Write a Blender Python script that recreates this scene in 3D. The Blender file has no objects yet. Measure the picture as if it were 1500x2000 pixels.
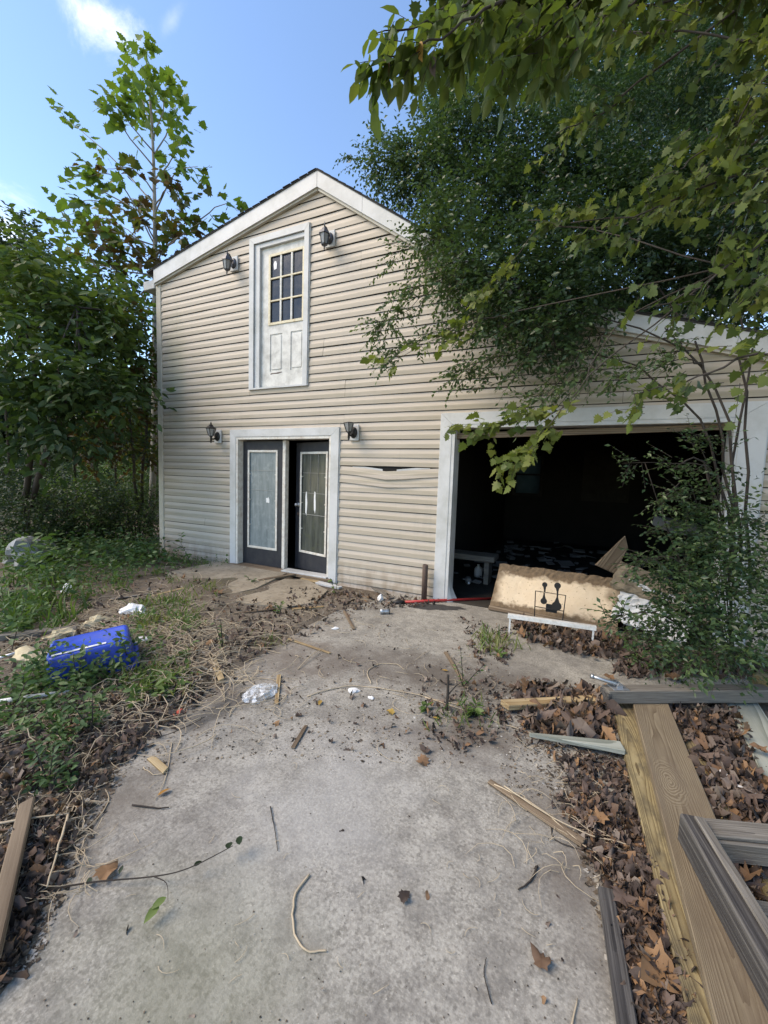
import bpy, bmesh, math, random
import numpy as np
from mathutils import Vector, Matrix
random.seed(7); RNG = np.random.default_rng(11)
sc = bpy.context.scene; COL = sc.collection
R = math.radians
# ------------------------------------------------------------------ camera
CAM = np.array([0.0, -4.806, 1.506]); FPX = 800.0
CR = np.array([0.8991927, 0.4363122, 0.03292654]); CU = np.array([-0.06726583, 0.06348563, 0.99571325]); CF = np.array([-0.43235148, 0.89755292, -0.08643471])
cd = bpy.data.cameras.new('camera'); cam = bpy.data.objects.new('camera', cd); COL.objects.link(cam)
cd.sensor_fit = 'VERTICAL'; cd.sensor_height = 24; cd.lens = FPX/2000*24; cd.clip_start = 0.05; cd.clip_end = 500
cam.matrix_world = Matrix(((CR[0],CU[0],-CF[0],CAM[0]),(CR[1],CU[1],-CF[1],CAM[1]),(CR[2],CU[2],-CF[2],CAM[2]),(0,0,0,1)))
sc.camera = cam
# ------------------------------------------------------------------ light
SUN_DIR = Vector((-0.58, -0.46, 0.76)).normalized()          # towards the sun
world = bpy.data.worlds.new('World'); sc.world = world; world.use_nodes = True
wt = world.node_tree; wt.nodes.clear()
wo = wt.nodes.new('ShaderNodeOutputWorld'); wb = wt.nodes.new('ShaderNodeBackground'); sky = wt.nodes.new('ShaderNodeTexSky')
sky.sky_type = 'NISHITA'; sky.sun_disc = False; sky.sun_elevation = math.asin(SUN_DIR.z); sky.sun_rotation = math.atan2(SUN_DIR.x, SUN_DIR.y)
sky.air_density = 1.0; sky.dust_density = 0.15; sky.ozone_density = 2.5
wb.inputs['Strength'].default_value = 0.15
tc = wt.nodes.new('ShaderNodeTexCoord')
def wn(op, a, b=None, c=None, typ='ShaderNodeMath'):
    n = wt.nodes.new(typ); n.operation = op
    for i, v in enumerate((a, b, c)):
        if v is None: continue
        if isinstance(v, bpy.types.NodeSocket): wt.links.new(v, n.inputs[i])
        else: n.inputs[i].default_value = v
    return n
hs = wt.nodes.new('ShaderNodeHueSaturation'); hs.inputs['Saturation'].default_value = 1.06; hs.inputs['Hue'].default_value = 0.503; wt.links.new(sky.outputs['Color'], hs.inputs['Color']); skycol = hs.outputs['Color']
cn = wt.nodes.new('ShaderNodeTexNoise'); cn.inputs['Scale'].default_value = 9.0; cn.inputs['Detail'].default_value = 9; cn.inputs['Roughness'].default_value = 0.66; cn.inputs['Distortion'].default_value = 0.6; wt.links.new(tc.outputs['Generated'], cn.inputs['Vector'])
def cloud(u0, v0, u1, v1, width, amt, ray_):                          # a wisp lying between two directions of the sky
    global skycol
    p, q = (Vector(ray_(*k)).normalized() for k in ((u0, v0), (u1, v1))); c = ((p+q)/2).normalized(); e = (q-p); L = e.length/2; e = (e-c*e.dot(c)).normalized(); f = c.cross(e)
    x = wn('DOT_PRODUCT', tc.outputs['Generated'], e, typ='ShaderNodeVectorMath').outputs['Value']; y = wn('DOT_PRODUCT', tc.outputs['Generated'], f, typ='ShaderNodeVectorMath').outputs['Value']; z = wn('DOT_PRODUCT', tc.outputs['Generated'], c, typ='ShaderNodeVectorMath').outputs['Value']
    x = wn('MULTIPLY', x, 1/L).outputs[0]; y = wn('MULTIPLY', y, 1/width).outputs[0]
    d = wn('SQRT', wn('ADD', wn('MULTIPLY', x, x).outputs[0], wn('MULTIPLY', y, y).outputs[0]).outputs[0]).outputs[0]
    d = wn('ADD', d, wn('MULTIPLY', wn('SUBTRACT', cn.outputs['Fac'], 0.5).outputs[0], 3.0).outputs[0]).outputs[0]
    r = wt.nodes.new('ShaderNodeMapRange'); r.interpolation_type = 'SMOOTHSTEP'; r.inputs['From Min'].default_value = 1.0; r.inputs['From Max'].default_value = -0.9; r.inputs['To Max'].default_value = amt; wt.links.new(d, r.inputs['Value'])
    k = wn('MULTIPLY', r.outputs['Result'], wn('GREATER_THAN', z, 0.0).outputs[0]).outputs[0]
    m_ = wt.nodes.new('ShaderNodeMix'); m_.data_type = 'RGBA'; m_.inputs['B'].default_value = (6.0, 6.1, 6.3, 1); wt.links.new(k, m_.inputs['Factor']); wt.links.new(skycol, m_.inputs['A']); skycol = m_.outputs['Result']
_ray = lambda u, v: tuple(((u-750)/FPX)*CR-((v-1000)/FPX)*CU+CF)
cloud(40, -80, 300, 110, 0.042, 0.95, _ray); cloud(320, 20, 350, 60, 0.03, 0.2, _ray); cloud(-60, 430, 90, 500, 0.08, 0.9, _ray); cloud(1350, 560, 1560, 600, 0.12, 0.9, _ray); cloud(-700, 300, -300, 420, 0.15, 0.8, _ray); cloud(1800, 200, 2200, 100, 0.12, 0.7, _ray)
wt.links.new(skycol, wb.inputs['Color']); wt.links.new(wb.outputs['Background'], wo.inputs['Surface'])
sd = bpy.data.lights.new('sun', 'SUN'); sd.energy = 1.75; sd.angle = R(38); sd.color = (1.0, 0.87, 0.72)
sun = bpy.data.objects.new('sun', sd); COL.objects.link(sun); sun.rotation_euler = SUN_DIR.to_track_quat('Z', 'Y').to_euler(); sun.location = (-6, -8, 12)
vs = sc.view_settings; vs.view_transform = 'Standard'; vs.look = 'None'; vs.gamma = 1; vs.exposure = 1.24; vs.use_white_balance = True; vs.white_balance_temperature = 7250; vs.white_balance_tint = 9.0; vs.use_curve_mapping = False
sc.cycles.max_bounces = 6; sc.cycles.diffuse_bounces = 3; sc.cycles.transparent_max_bounces = 8; sc.cycles.transmission_bounces = 4; sc.cycles.glossy_bounces = 2
# ------------------------------------------------------------------ helpers: places
def ray(u, v): return ((u-750)/FPX)*CR - ((v-1000)/FPX)*CU + CF
def gp(u, v, z=0.0):                       # where a spot of the ground (height z) lies
    d = ray(u, v); q = CAM + d*((z-CAM[2])/d[2]); return Vector((q[0], q[1], z))
def at(u, v, Z): return CAM + ray(u, v)*Z   # a spot at distance Z ahead
def V(*a): return Vector(a)
# ------------------------------------------------------------------ helpers: materials
class Mat:
    def __init__(s, name):
        s.m = bpy.data.materials.new(name); s.m.use_nodes = True; s.t = s.m.node_tree; s.t.nodes.clear()
        s.out = s.t.nodes.new('ShaderNodeOutputMaterial'); s.c = s.t.nodes.new('ShaderNodeTexCoord')
    def n(s, typ, **k):
        nd = s.t.nodes.new(typ)
        for a, b in k.items(): setattr(nd, a, b)
        return nd
    def put(s, sock, v):
        if isinstance(v, bpy.types.NodeSocket): s.t.links.new(v, sock)
        elif isinstance(v, (tuple, list)) and sock.type == 'RGBA' and len(v) == 3: sock.default_value = (*v, 1)
        else: sock.default_value = v
    @property
    def obj(s): return s.c.outputs['Object']
    @property
    def pos(s):
        if not hasattr(s, 'g'): s.g = s.n('ShaderNodeNewGeometry')
        return s.g.outputs['Position']
    def map(s, vec, scale=(1,1,1), loc=(0,0,0), rot=(0,0,0)):
        m = s.n('ShaderNodeMapping'); s.put(m.inputs['Vector'], vec); m.inputs['Scale'].default_value = scale; m.inputs['Location'].default_value = loc; m.inputs['Rotation'].default_value = rot
        return m.outputs['Vector']
    def noise(s, scale, detail=4, vec=None, rough=0.55, dist=0.0, color=False):
        m = s.n('ShaderNodeTexNoise'); s.put(m.inputs['Vector'], vec or s.obj); m.inputs['Scale'].default_value = scale; m.inputs['Detail'].default_value = detail; m.inputs['Roughness'].default_value = rough; m.inputs['Distortion'].default_value = dist
        return m.outputs['Color' if color else 'Fac']
    def vor(s, scale, vec=None, out='Distance', feat='F1'):
        m = s.n('ShaderNodeTexVoronoi', feature=feat); s.put(m.inputs['Vector'], vec or s.obj); m.inputs['Scale'].default_value = scale
        return m.outputs[out]
    def ramp(s, f, pts, interp='LINEAR'):
        r = s.n('ShaderNodeValToRGB'); s.put(r.inputs['Fac'], f); cr = r.color_ramp; cr.interpolation = interp
        while len(cr.elements) < len(pts): cr.elements.new(0.5)
        for e, (p, c) in zip(cr.elements, pts):
            e.position = p; e.color = (*((c,)*3 if isinstance(c, (int, float)) else c), 1)
        return r.outputs['Color']
    def mix(s, f, a, b, mode='MIX'):
        m = s.n('ShaderNodeMix', data_type='RGBA', blend_type=mode); s.put(m.inputs['Factor'], f); s.put(m.inputs[6], a); s.put(m.inputs[7], b)
        return m.outputs[2]
    def math(s, op, a, b=0.0, c=0.0):
        m = s.n('ShaderNodeMath', operation=op); s.put(m.inputs[0], a); s.put(m.inputs[1], b); s.put(m.inputs[2], c); return m.outputs[0]
    def xyz(s, v):
        m = s.n('ShaderNodeSeparateXYZ'); s.put(m.inputs[0], v); return m.outputs
    def attr(s, name):
        a = s.n('ShaderNodeAttribute'); a.attribute_name = name; return a.outputs['Fac']
    def rnd(s): return s.n('ShaderNodeObjectInfo').outputs['Random']
    def bump(s, h, strength=0.3, dist=0.01):
        b = s.n('ShaderNodeBump'); s.put(b.inputs['Height'], h); b.inputs['Strength'].default_value = strength; b.inputs['Distance'].default_value = dist; return b.outputs['Normal']
    def blob(s, c, rx, ry, edge=0.25, wob=0.5, ns=4.0, ang=0.0):   # 1 inside an uneven stain round c
        v = s.map(s.pos, (1,1,1), (-c[0], -c[1], 0)); v = s.map(v, (1/rx, 1/ry, 0), rot=(0,0,ang))
        l = s.n('ShaderNodeVectorMath', operation='LENGTH'); s.put(l.inputs[0], v)
        d = s.math('ADD', l.outputs['Value'], s.math('MULTIPLY', s.wobn(), wob*2))
        return s.math('SMOOTHSTEP', d, 0, 0) if False else s.ramp(d, [(max(0, 1-edge*2), 1.0), (1.0, 0.0)])
    def wobn(s):
        if not hasattr(s, 'wn'): s.wn = s.math('SUBTRACT', s.noise(4.5, 5, s.pos, 0.6), 0.5)
        return s.wn
    def bsdf(s, color, rough=0.6, normal=None, metal=0.0, spec=0.5, **k):
        b = s.n('ShaderNodeBsdfPrincipled'); s.put(b.inputs['Base Color'], color); s.put(b.inputs['Roughness'], rough); b.inputs['Metallic'].default_value = metal; b.inputs['Specular IOR Level'].default_value = spec
        if normal is not None: s.put(b.inputs['Normal'], normal)
        for a, v in k.items(): s.put(b.inputs[a.replace('_', ' ')], v)
        return b.outputs['BSDF']
    def done(s, sh): s.put(s.out.inputs['Surface'], sh); return s.m
MATS = {}
def simple(name, col, rough=0.6, var=0.12, scale=8, metal=0.0, dirt=None, dirt_amt=0.5, dscale=5, bump=0.1, spec=0.4):
    m = Mat(name); n = m.noise(scale, 6); c = m.mix(n, tuple(x*(1-var) for x in col), tuple(min(1, x*(1+var)) for x in col))
    if dirt: c = m.mix(m.math('MULTIPLY', m.ramp(m.noise(dscale, 8, rough=0.7), [(0.42, 0.0), (0.68, 1.0)]), dirt_amt), c, dirt)
    MATS[name] = m.done(m.bsdf(c, rough, m.bump(m.noise(scale*6, 4), bump, 0.004), metal, spec)); return MATS[name]
def wood(name, dark, light, stain=None, ring=26.0, gain=1.0, rough=0.75, stretch=0.10, off=(0.02, 0.05), fibre=0.4, sst=(1, 4, 4), knots=()):
    m = Mat(name); o = m.obj
    sh = m.math('MULTIPLY', m.rnd(), 7.0); cmb = m.n('ShaderNodeCombineXYZ'); m.put(cmb.inputs[0], sh); m.put(cmb.inputs[1], off[0]); m.put(cmb.inputs[2], off[1])
    add = m.n('ShaderNodeVectorMath', operation='ADD'); m.put(add.inputs[0], o); m.put(add.inputs[1], cmb.outputs[0])
    v = m.map(add.outputs[0], (stretch, 1, 1))
    nv = m.noise(6.0, 2, v, color=True); sub = m.n('ShaderNodeVectorMath', operation='SUBTRACT'); m.put(sub.inputs[0], nv); sub.inputs[1].default_value = (0.5, 0.5, 0.5)
    scl = m.n('ShaderNodeVectorMath', operation='SCALE'); m.put(scl.inputs[0], sub.outputs[0]); scl.inputs['Scale'].default_value = 0.09
    ad2 = m.n('ShaderNodeVectorMath', operation='ADD'); m.put(ad2.inputs[0], v); m.put(ad2.inputs[1], scl.outputs[0])
    w = m.n('ShaderNodeTexWave', wave_type='RINGS', rings_direction='X', wave_profile='SAW'); m.put(w.inputs['Vector'], ad2.outputs[0]); w.inputs['Scale'].default_value = ring; w.inputs['Distortion'].default_value = 1.2; w.inputs['Detail'].default_value = 3; w.inputs['Detail Scale'].default_value = 1.5
    fine = m.noise(1.0, 6, m.map(add.outputs[0], (6, 160, 160)))
    f = m.math('ADD', m.math('MULTIPLY', m.math('POWER', w.outputs['Fac'], 1.6), 0.95*gain), m.math('MULTIPLY', fine, fibre))
    for kx, ky, kr in knots:
        kv = m.map(m.map(o, (1, 1, 0), (-kx, -ky, 0)), (0.42, 1, 0)); kl = m.n('ShaderNodeVectorMath', operation='LENGTH'); m.put(kl.inputs[0], kv); dd = m.math('ADD', kl.outputs['Value'], m.math('MULTIPLY', m.math('SUBTRACT', m.noise(7, 4, o), 0.5), 0.075))
        kf = m.math('ADD', m.math('MULTIPLY', m.math('SINE', m.math('MULTIPLY', dd, 640.0)), 0.30), 0.50); km = m.ramp(dd, [(kr*0.6, 1.0), (kr, 0.0)]); mm = m.n('ShaderNodeMix'); m.put(mm.inputs[0], km); m.put(mm.inputs[2], f); m.put(mm.inputs[3], kf); f = mm.outputs[0]
    c = m.mix(m.ramp(f, [(0.25, 0.0), (0.95, 1.0)]), light, dark)
    c = m.mix(m.math('MULTIPLY', m.noise(3.0, 3, m.map(add.outputs[0], (1.2, 3, 3))), 0.45), c, tuple(x*0.62 for x in dark))
    if stain: c = m.mix(m.ramp(m.noise(2.2, 6, m.map(add.outputs[0], sst), 0.65), [(0.46, 0.0), (0.66, 0.85)]), c, stain)
    MATS[name] = m.done(m.bsdf(c, rough, m.bump(m.math('ADD', f, fine), 0.35, 0.003), spec=0.25)); return MATS[name]
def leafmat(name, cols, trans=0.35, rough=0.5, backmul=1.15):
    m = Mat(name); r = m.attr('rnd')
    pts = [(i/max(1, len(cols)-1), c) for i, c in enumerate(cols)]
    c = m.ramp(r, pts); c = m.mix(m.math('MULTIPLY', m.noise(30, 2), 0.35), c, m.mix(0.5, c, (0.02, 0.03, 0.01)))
    b = m.bsdf(c, rough, spec=0.35)
    t = m.n('ShaderNodeBsdfTranslucent'); m.put(t.inputs['Color'], m.mix(1.0, c, (1.15*backmul, 1.25*backmul, 0.6*backmul), 'MULTIPLY'))
    mx = m.n('ShaderNodeMixShader'); mx.inputs[0].default_value = trans; m.t.links.new(b, mx.inputs[1]); m.t.links.new(t.outputs[0], mx.inputs[2])
    MATS[name] = m.done(mx.outputs[0]); return MATS[name]
# siding: beige vinyl with green algae on the lower face of each course
def siding_mat():
    m = Mat('vinyl_siding'); P = m.pos; x, y, z = m.xyz(P)
    fr = m.math('FRACT', m.math('DIVIDE', m.math('ADD', z, 11.3957), 0.1143))
    base = m.mix(m.rnd(), (0.490, 0.424, 0.352), (0.540, 0.472, 0.400))
    base = m.mix(m.math('MULTIPLY', m.noise(1.1, 5, P), 0.55), base, (0.455, 0.392, 0.325))
    low = m.ramp(fr, [(0.0, 0.75), (0.30, 1.0), (0.52, 0.65), (0.62, 0.1), (1.0, 0.0)])
    st = m.noise(1.0, 7, m.map(P, (1.1, 1, 9)), 0.65)
    hz = m.ramp(m.math('DIVIDE', z, 5.5), [(0.0, 0.55), (0.10, 0.8), (0.50, 0.95), (0.62, 0.55), (0.85, 0.42)])
    lf = m.ramp(m.math('DIVIDE', m.math('ADD', x, 6.7), 9.0), [(0.0, 1.0), (0.14, 0.95), (0.30, 0.7), (0.55, 0.8), (0.8, 1.0)])
    al = m.math('MULTIPLY', m.math('MULTIPLY', low, m.ramp(st, [(0.26, 0.3), (0.58, 1.0)])), m.math('MULTIPLY', hz, lf))
    c = m.mix(m.math('MULTIPLY', al, 0.9), base, (0.27, 0.238, 0.158))
    # vertical run-down streaks and a grimy patch below the eave end
    sk = m.ramp(m.noise(1.0, 6, m.map(P, (5.5, 1, 0.55)), 0.6), [(0.56, 0.0), (0.75, 1.0)])
    c = m.mix(m.math('MULTIPLY', sk, 0.22), c, (0.25, 0.24, 0.19))
    v = m.map(m.map(P, (1,1,1), (6.25, 0, -3.1)), (1/0.28, 0, 1/1.3)); l = m.n('ShaderNodeVectorMath', operation='LENGTH'); m.put(l.inputs[0], v)
    pm = m.ramp(m.math('ADD', l.outputs['Value'], m.math('MULTIPLY', m.math('SUBTRACT', m.noise(3, 5, P), 0.5), 1.4)), [(0.4, 0.5), (1.0, 0.0)])
    c = m.mix(pm, c, (0.33, 0.315, 0.23))
    # splashed mud by the ground
    mud = m.math('MULTIPLY', m.ramp(z, [(0.02, 1.0), (0.42, 0.0)]), m.ramp(m.noise(9, 7, m.map(P, (1, 1, 0.4))), [(0.38, 0.0), (0.62, 0.9)]))
    c = m.mix(mud, c, (0.30, 0.235, 0.17))
    MATS['siding'] = m.done(m.bsdf(c, 0.5, m.bump(m.noise(1.0, 4, m.map(P, (3, 40, 90))), 0.12, 0.002), spec=0.3))
siding_mat()
def concrete_mat():
    m = Mat('concrete'); P = m.pos
    c = m.mix(m.ramp(m.noise(1.3, 8, P, 0.62), [(0.3, 0.0), (0.7, 1.0)]), (0.20, 0.193, 0.18), (0.37, 0.36, 0.338))
    c = m.mix(m.ramp(m.noise(14, 6, P, 0.7), [(0.33, 0.7), (0.54, 0.0)]), c, (0.13, 0.124, 0.113))
    c = m.mix(m.ramp(m.noise(85, 3, P), [(0.45, 0.0), (0.62, 0.6)]), c, (0.40, 0.39, 0.365))
    c = m.mix(m.ramp(m.noise(60, 4, m.map(P, loc=(3, 7, 0))), [(0.51, 0.0), (0.66, 0.6)]), c, (0.11, 0.105, 0.096))
    sp = m.vor(55, P); c = m.mix(m.math('MULTIPLY', m.ramp(sp, [(0.09, 1.0), (0.2, 0.0)]), m.ramp(m.noise(20, 3, P), [(0.5, 0.0), (0.62, 0.9)])), c, m.mix(m.noise(7, 2, P), (0.33, 0.315, 0.29), (0.62, 0.60, 0.56)))
    c = m.mix(1.0, c, (1.20, 1.17, 1.095), 'MULTIPLY')
    c = m.mix(m.ramp(m.noise(6.5, 7, m.map(P, loc=(1, 3, 0)), 0.72), [(0.46, 0.0), (0.62, 0.5)]), c, (0.15, 0.142, 0.128))
    c = m.mix(m.ramp(m.noise(0.9, 6, m.map(P, loc=(2, 5, 0)), 0.7), [(0.45, 0.0), (0.7, 0.6)]), c, (0.15, 0.135, 0.118))
    c = m.mix(m.ramp(m.noise(4.0, 8, m.map(P, loc=(7, 1, 0)), 0.75), [(0.54, 0.0), (0.66, 0.55)]), c, (0.12, 0.108, 0.095))
    # moss tint close to the camera, grimy drain patches, one wet spill
    c = m.mix(m.math('MULTIPLY', m.blob((-0.95, -4.05), 0.55, 0.5, 0.4, 0.6, 3), 0.38), c, (0.20, 0.21, 0.13))
    a = gp(640, 1560); c = m.mix(m.math('MULTIPLY', m.blob((a.x, a.y), 0.55, 0.75, 0.45, 0.8, 3), 0.45), c, (0.43, 0.42, 0.40))
    a = gp(400, 1360); c = m.mix(m.math('MULTIPLY', m.blob((a.x, a.y), 0.5, 0.35, 0.4, 1.0, 3), 0.75), c, (0.15, 0.128, 0.105))
    a = gp(560, 1290); c = m.mix(m.math('MULTIPLY', m.blob((a.x, a.y), 0.6, 0.45, 0.4, 1.0, 3), 0.75), c, (0.16, 0.135, 0.112))
    a = gp(930, 1430); c = m.mix(m.math('MULTIPLY', m.blob((a.x, a.y), 0.35, 0.28, 0.4, 1.0, 3), 0.8), c, (0.12, 0.10, 0.082))
    a = gp(1140, 1640); c = m.mix(m.math('MULTIPLY', m.blob((a.x, a.y), 0.16, 0.6, 0.4, 1.0, 3), 0.75), c, (0.13, 0.108, 0.09))
    a = gp(120, 1640); c = m.mix(m.math('MULTIPLY', m.blob((a.x, a.y), 0.22, 0.6, 0.4, 1.0, 3, R(-35)), 0.7), c, (0.14, 0.12, 0.098))
    a = gp(860, 1320); c = m.mix(m.math('MULTIPLY', m.blob((a.x, a.y), 0.75, 0.45, 0.4, 0.9, 3.0), 0.88), c, (0.115, 0.098, 0.082))
    a = gp(700, 1290); c = m.mix(m.math('MULTIPLY', m.blob((a.x, a.y), 0.6, 0.35, 0.4, 0.9, 3.5), 0.6), c, (0.14, 0.118, 0.10))
    a = gp(800, 1440); c = m.mix(m.math('MULTIPLY', m.blob((a.x, a.y), 0.8, 0.16, 0.4, 1.0, 4.0), 0.5), c, (0.15, 0.13, 0.115))
    a = gp(1010, 1330); c = m.mix(m.math('MULTIPLY', m.blob((a.x, a.y), 0.4, 0.3, 0.4, 1.0, 4.0), 0.55), c, (0.13, 0.115, 0.10))
    a = gp(1060, 1560); c = m.mix(m.math('MULTIPLY', m.blob((a.x, a.y), 0.12, 0.3, 0.4, 1.0, 6.0), 0.45), c, (0.15, 0.13, 0.11))
    a = gp(418, 1392); wet = m.blob((a.x, a.y), 0.10, 0.24, 0.25, 0.45, 9.0, R(-25)); c = m.mix(m.math('MULTIPLY', wet, 0.75), c, (0.075, 0.072, 0.068))
    a = gp(525, 1225); c = m.mix(m.math('MULTIPLY', m.blob((a.x, a.y), 0.8, 0.7, 0.4, 0.8, 3.0), 0.6), c, (0.20, 0.165, 0.13))
    h = m.math('ADD', m.noise(60, 5, P, 0.7), m.math('MULTIPLY', m.noise(6, 4, P), 1.5))
    MATS['concrete'] = m.done(m.bsdf(c, m.math('SUBTRACT', 0.88, m.math('MULTIPLY', wet, 0.4)), m.bump(h, 0.5, 0.006), spec=0.3))
concrete_mat()
def soil_mat():
    m = Mat('soil'); P = m.pos
    c = m.mix(m.ramp(m.noise(2.0, 8, P, 0.65), [(0.3, 0.0), (0.7, 1.0)]), (0.10, 0.081, 0.063), (0.25, 0.207, 0.162))
    c = m.mix(m.ramp(m.noise(28, 6, P, 0.7), [(0.5, 0.0), (0.66, 0.7)]), c, (0.24, 0.195, 0.145))
    c = m.mix(m.ramp(m.noise(0.55, 5, P, 0.6), [(0.52, 0.0), (0.68, 0.45)]), c, (0.075, 0.095, 0.035))
    for px, rx, ry, am in ((gp(520, 1205), 0.9, 0.55, 0.8), (gp(620, 1180), 0.7, 0.4, 0.8), (gp(330, 1250), 1.0, 0.5, 0.6), (gp(420, 1290), 0.6, 0.4, 0.7), (gp(760, 1178), 0.7, 0.2, 0.6)): c = m.mix(m.math('MULTIPLY', m.blob((px.x, px.y), rx, ry, 0.45, 0.7), am), c, m.mix(m.noise(30, 5, P), (0.17, 0.145, 0.115), (0.30, 0.26, 0.21)))
    MATS['soil'] = m.done(m.bsdf(c, 0.95, m.bump(m.noise(22, 8, P, 0.75), 0.9, 0.03), spec=0.1))
soil_mat()
simple('white_trim', (0.57, 0.572, 0.568), 0.45, 0.05, 3, dirt=(0.33, 0.33, 0.29), dirt_amt=0.55, dscale=2.5, bump=0.03)
simple('white_door', (0.66, 0.65, 0.61), 0.5, 0.06, 6, dirt=(0.33, 0.32, 0.29), dirt_amt=0.75, dscale=7, bump=0.05)
simple('yellowed_paint', (0.68, 0.61, 0.44), 0.5, 0.1, 12, dirt=(0.40, 0.30, 0.14), dirt_amt=0.5, dscale=20)
simple('flaked_white', (0.70, 0.68, 0.62), 0.55, 0.08, 15, dirt=(0.35, 0.25, 0.17), dirt_amt=0.55, dscale=14)
simple('corner_vinyl', (0.52, 0.475, 0.40), 0.5, 0.06, 3, dirt=(0.30, 0.285, 0.20), dirt_amt=0.6, dscale=3)
simple('charcoal_paint', (0.022, 0.023, 0.030), 0.5, 0.2, 9, dirt=(0.06, 0.058, 0.055), dirt_amt=0.5, dscale=6)
simple('lantern_pewter', (0.085, 0.088, 0.10), 0.45, 0.25, 30, metal=0.55, dirt=(0.16, 0.15, 0.15), dscale=30)
simple('lantern_black', (0.022, 0.021, 0.021), 0.45, 0.25, 30, metal=0.2, dirt=(0.06, 0.055, 0.05), dscale=30)
simple('frosted_glass', (0.34, 0.34, 0.33), 0.3, 0.25, 20, dirt=(0.12, 0.115, 0.10), dscale=18, bump=0.05)
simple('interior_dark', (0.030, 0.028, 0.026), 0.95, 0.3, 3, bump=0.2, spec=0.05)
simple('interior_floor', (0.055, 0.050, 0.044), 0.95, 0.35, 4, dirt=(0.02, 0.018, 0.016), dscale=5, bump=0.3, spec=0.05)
simple('shingle', (0.035, 0.034, 0.034), 0.95, 0.4, 60, bump=0.5)
simple('rusty_steel', (0.085, 0.060, 0.050), 0.7, 0.35, 14, dirt=(0.14, 0.075, 0.045), dscale=18, bump=0.25)
simple('red_paint', (0.46, 0.035, 0.035), 0.42, 0.15, 10, dirt=(0.22, 0.04, 0.03), dscale=20)
simple('black_plastic', (0.018, 0.017, 0.017), 0.55, 0.2, 10)
simple('white_metal', (0.72, 0.73, 0.72), 0.4, 0.05, 10, dirt=(0.40, 0.36, 0.30), dirt_amt=0.5, dscale=20)
simple('galvanised', (0.44, 0.46, 0.48), 0.38, 0.15, 40, metal=0.75, bump=0.05)
simple('white_plastic', (0.78, 0.79, 0.80), 0.45, 0.06, 20, dirt=(0.50, 0.48, 0.43), dirt_amt=0.35, dscale=20, bump=0.05)
simple('white_cloth', (0.60, 0.60, 0.60), 0.85, 0.1, 6, dirt=(0.30, 0.28, 0.25), dirt_amt=0.6, dscale=6, bump=0.3)
simple('yellow_foam', (0.58, 0.50, 0.33), 0.9, 0.2, 20, dirt=(0.38, 0.30, 0.17), dscale=12, bump=0.6)
simple('red_scrap', (0.55, 0.10, 0.06), 0.6, 0.15, 20)
simple('bark', (0.06, 0.05, 0.042), 0.9, 0.35, 18, bump=0.7)
simple('pale_bark', (0.30, 0.275, 0.235), 0.85, 0.3, 10, dirt=(0.13, 0.115, 0.09), dscale=8, bump=0.3)
simple('twig', (0.042, 0.034, 0.028), 0.9, 0.35, 18, bump=0.3)
simple('dry_stalk', (0.44, 0.36, 0.25), 0.85, 0.35, 5, bump=0.2)
simple('scorched', (0.05, 0.047, 0.045), 0.9, 0.4, 20, bump=0.5)
wood('treated_pine', (0.135, 0.095, 0.045), (0.40, 0.325, 0.175), stain=(0.085, 0.072, 0.052), ring=75, gain=0.8, sst=(2.2, 5, 5))
wood('treated_pine_brown', (0.13, 0.095, 0.06), (0.30, 0.245, 0.165), ring=58, gain=0.75, stain=(0.15, 0.115, 0.08), off=(0.015, 0.03), knots=((0.12, 0.02, 0.07), (0.98, -0.035, 0.085), (2.2, 0.04, 0.05)), fibre=0.5)
wood('grey_wood', (0.075, 0.067, 0.058), (0.35, 0.32, 0.275), stain=(0.13, 0.115, 0.095), ring=40, fibre=1.0, gain=0.3, sst=(0.8, 45, 45))
wood('black_wood', (0.024, 0.022, 0.022), (0.10, 0.094, 0.09), stain=(0.15, 0.14, 0.128), ring=45, fibre=1.0, gain=0.3, sst=(0.7, 40, 40))
wood('green_wood', (0.19, 0.205, 0.17), (0.42, 0.435, 0.375), ring=12, gain=0.8, stain=(0.26, 0.27, 0.22))
wood('raw_wood', (0.30, 0.205, 0.10), (0.56, 0.44, 0.26), ring=16, stain=(0.22, 0.15, 0.08))
wood('brown_wood', (0.12, 0.085, 0.055), (0.27, 0.205, 0.14), ring=14)
def tan_board_mat():
    m = Mat('stained_tan_board'); o = m.obj; x, y, z = m.xyz(o)
    c = m.mix(m.noise(7, 6), (0.56, 0.44, 0.30), (0.68, 0.565, 0.42))
    ez = m.math('ADD', m.math('ABSOLUTE', m.math('SUBTRACT', y, 0.30)), m.math('MULTIPLY', m.math('SUBTRACT', m.noise(9, 7), 0.5), 0.22))
    ex = m.math('ADD', m.math('ABSOLUTE', m.math('SUBTRACT', x, 0.64)), m.math('MULTIPLY', m.math('SUBTRACT', m.noise(6, 7), 0.5), 0.32))
    d = m.math('MAXIMUM', m.ramp(ez, [(0.165, 0.0), (0.215, 1.0)]), m.ramp(ex, [(0.52, 0.0), (0.64, 1.0)]))
    dk = m.mix(m.noise(24, 7, rough=0.7), (0.030, 0.025, 0.020), (0.30, 0.21, 0.13))
    c = m.mix(d, c, dk); c = m.mix(m.ramp(m.noise(40, 5), [(0.62, 0.0), (0.70, 0.7)]), c, (0.12, 0.085, 0.055))
    MATS['tan_board'] = m.done(m.bsdf(c, 0.9, m.bump(m.noise(40, 6), 0.6, 0.006), spec=0.15))
tan_board_mat()
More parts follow.
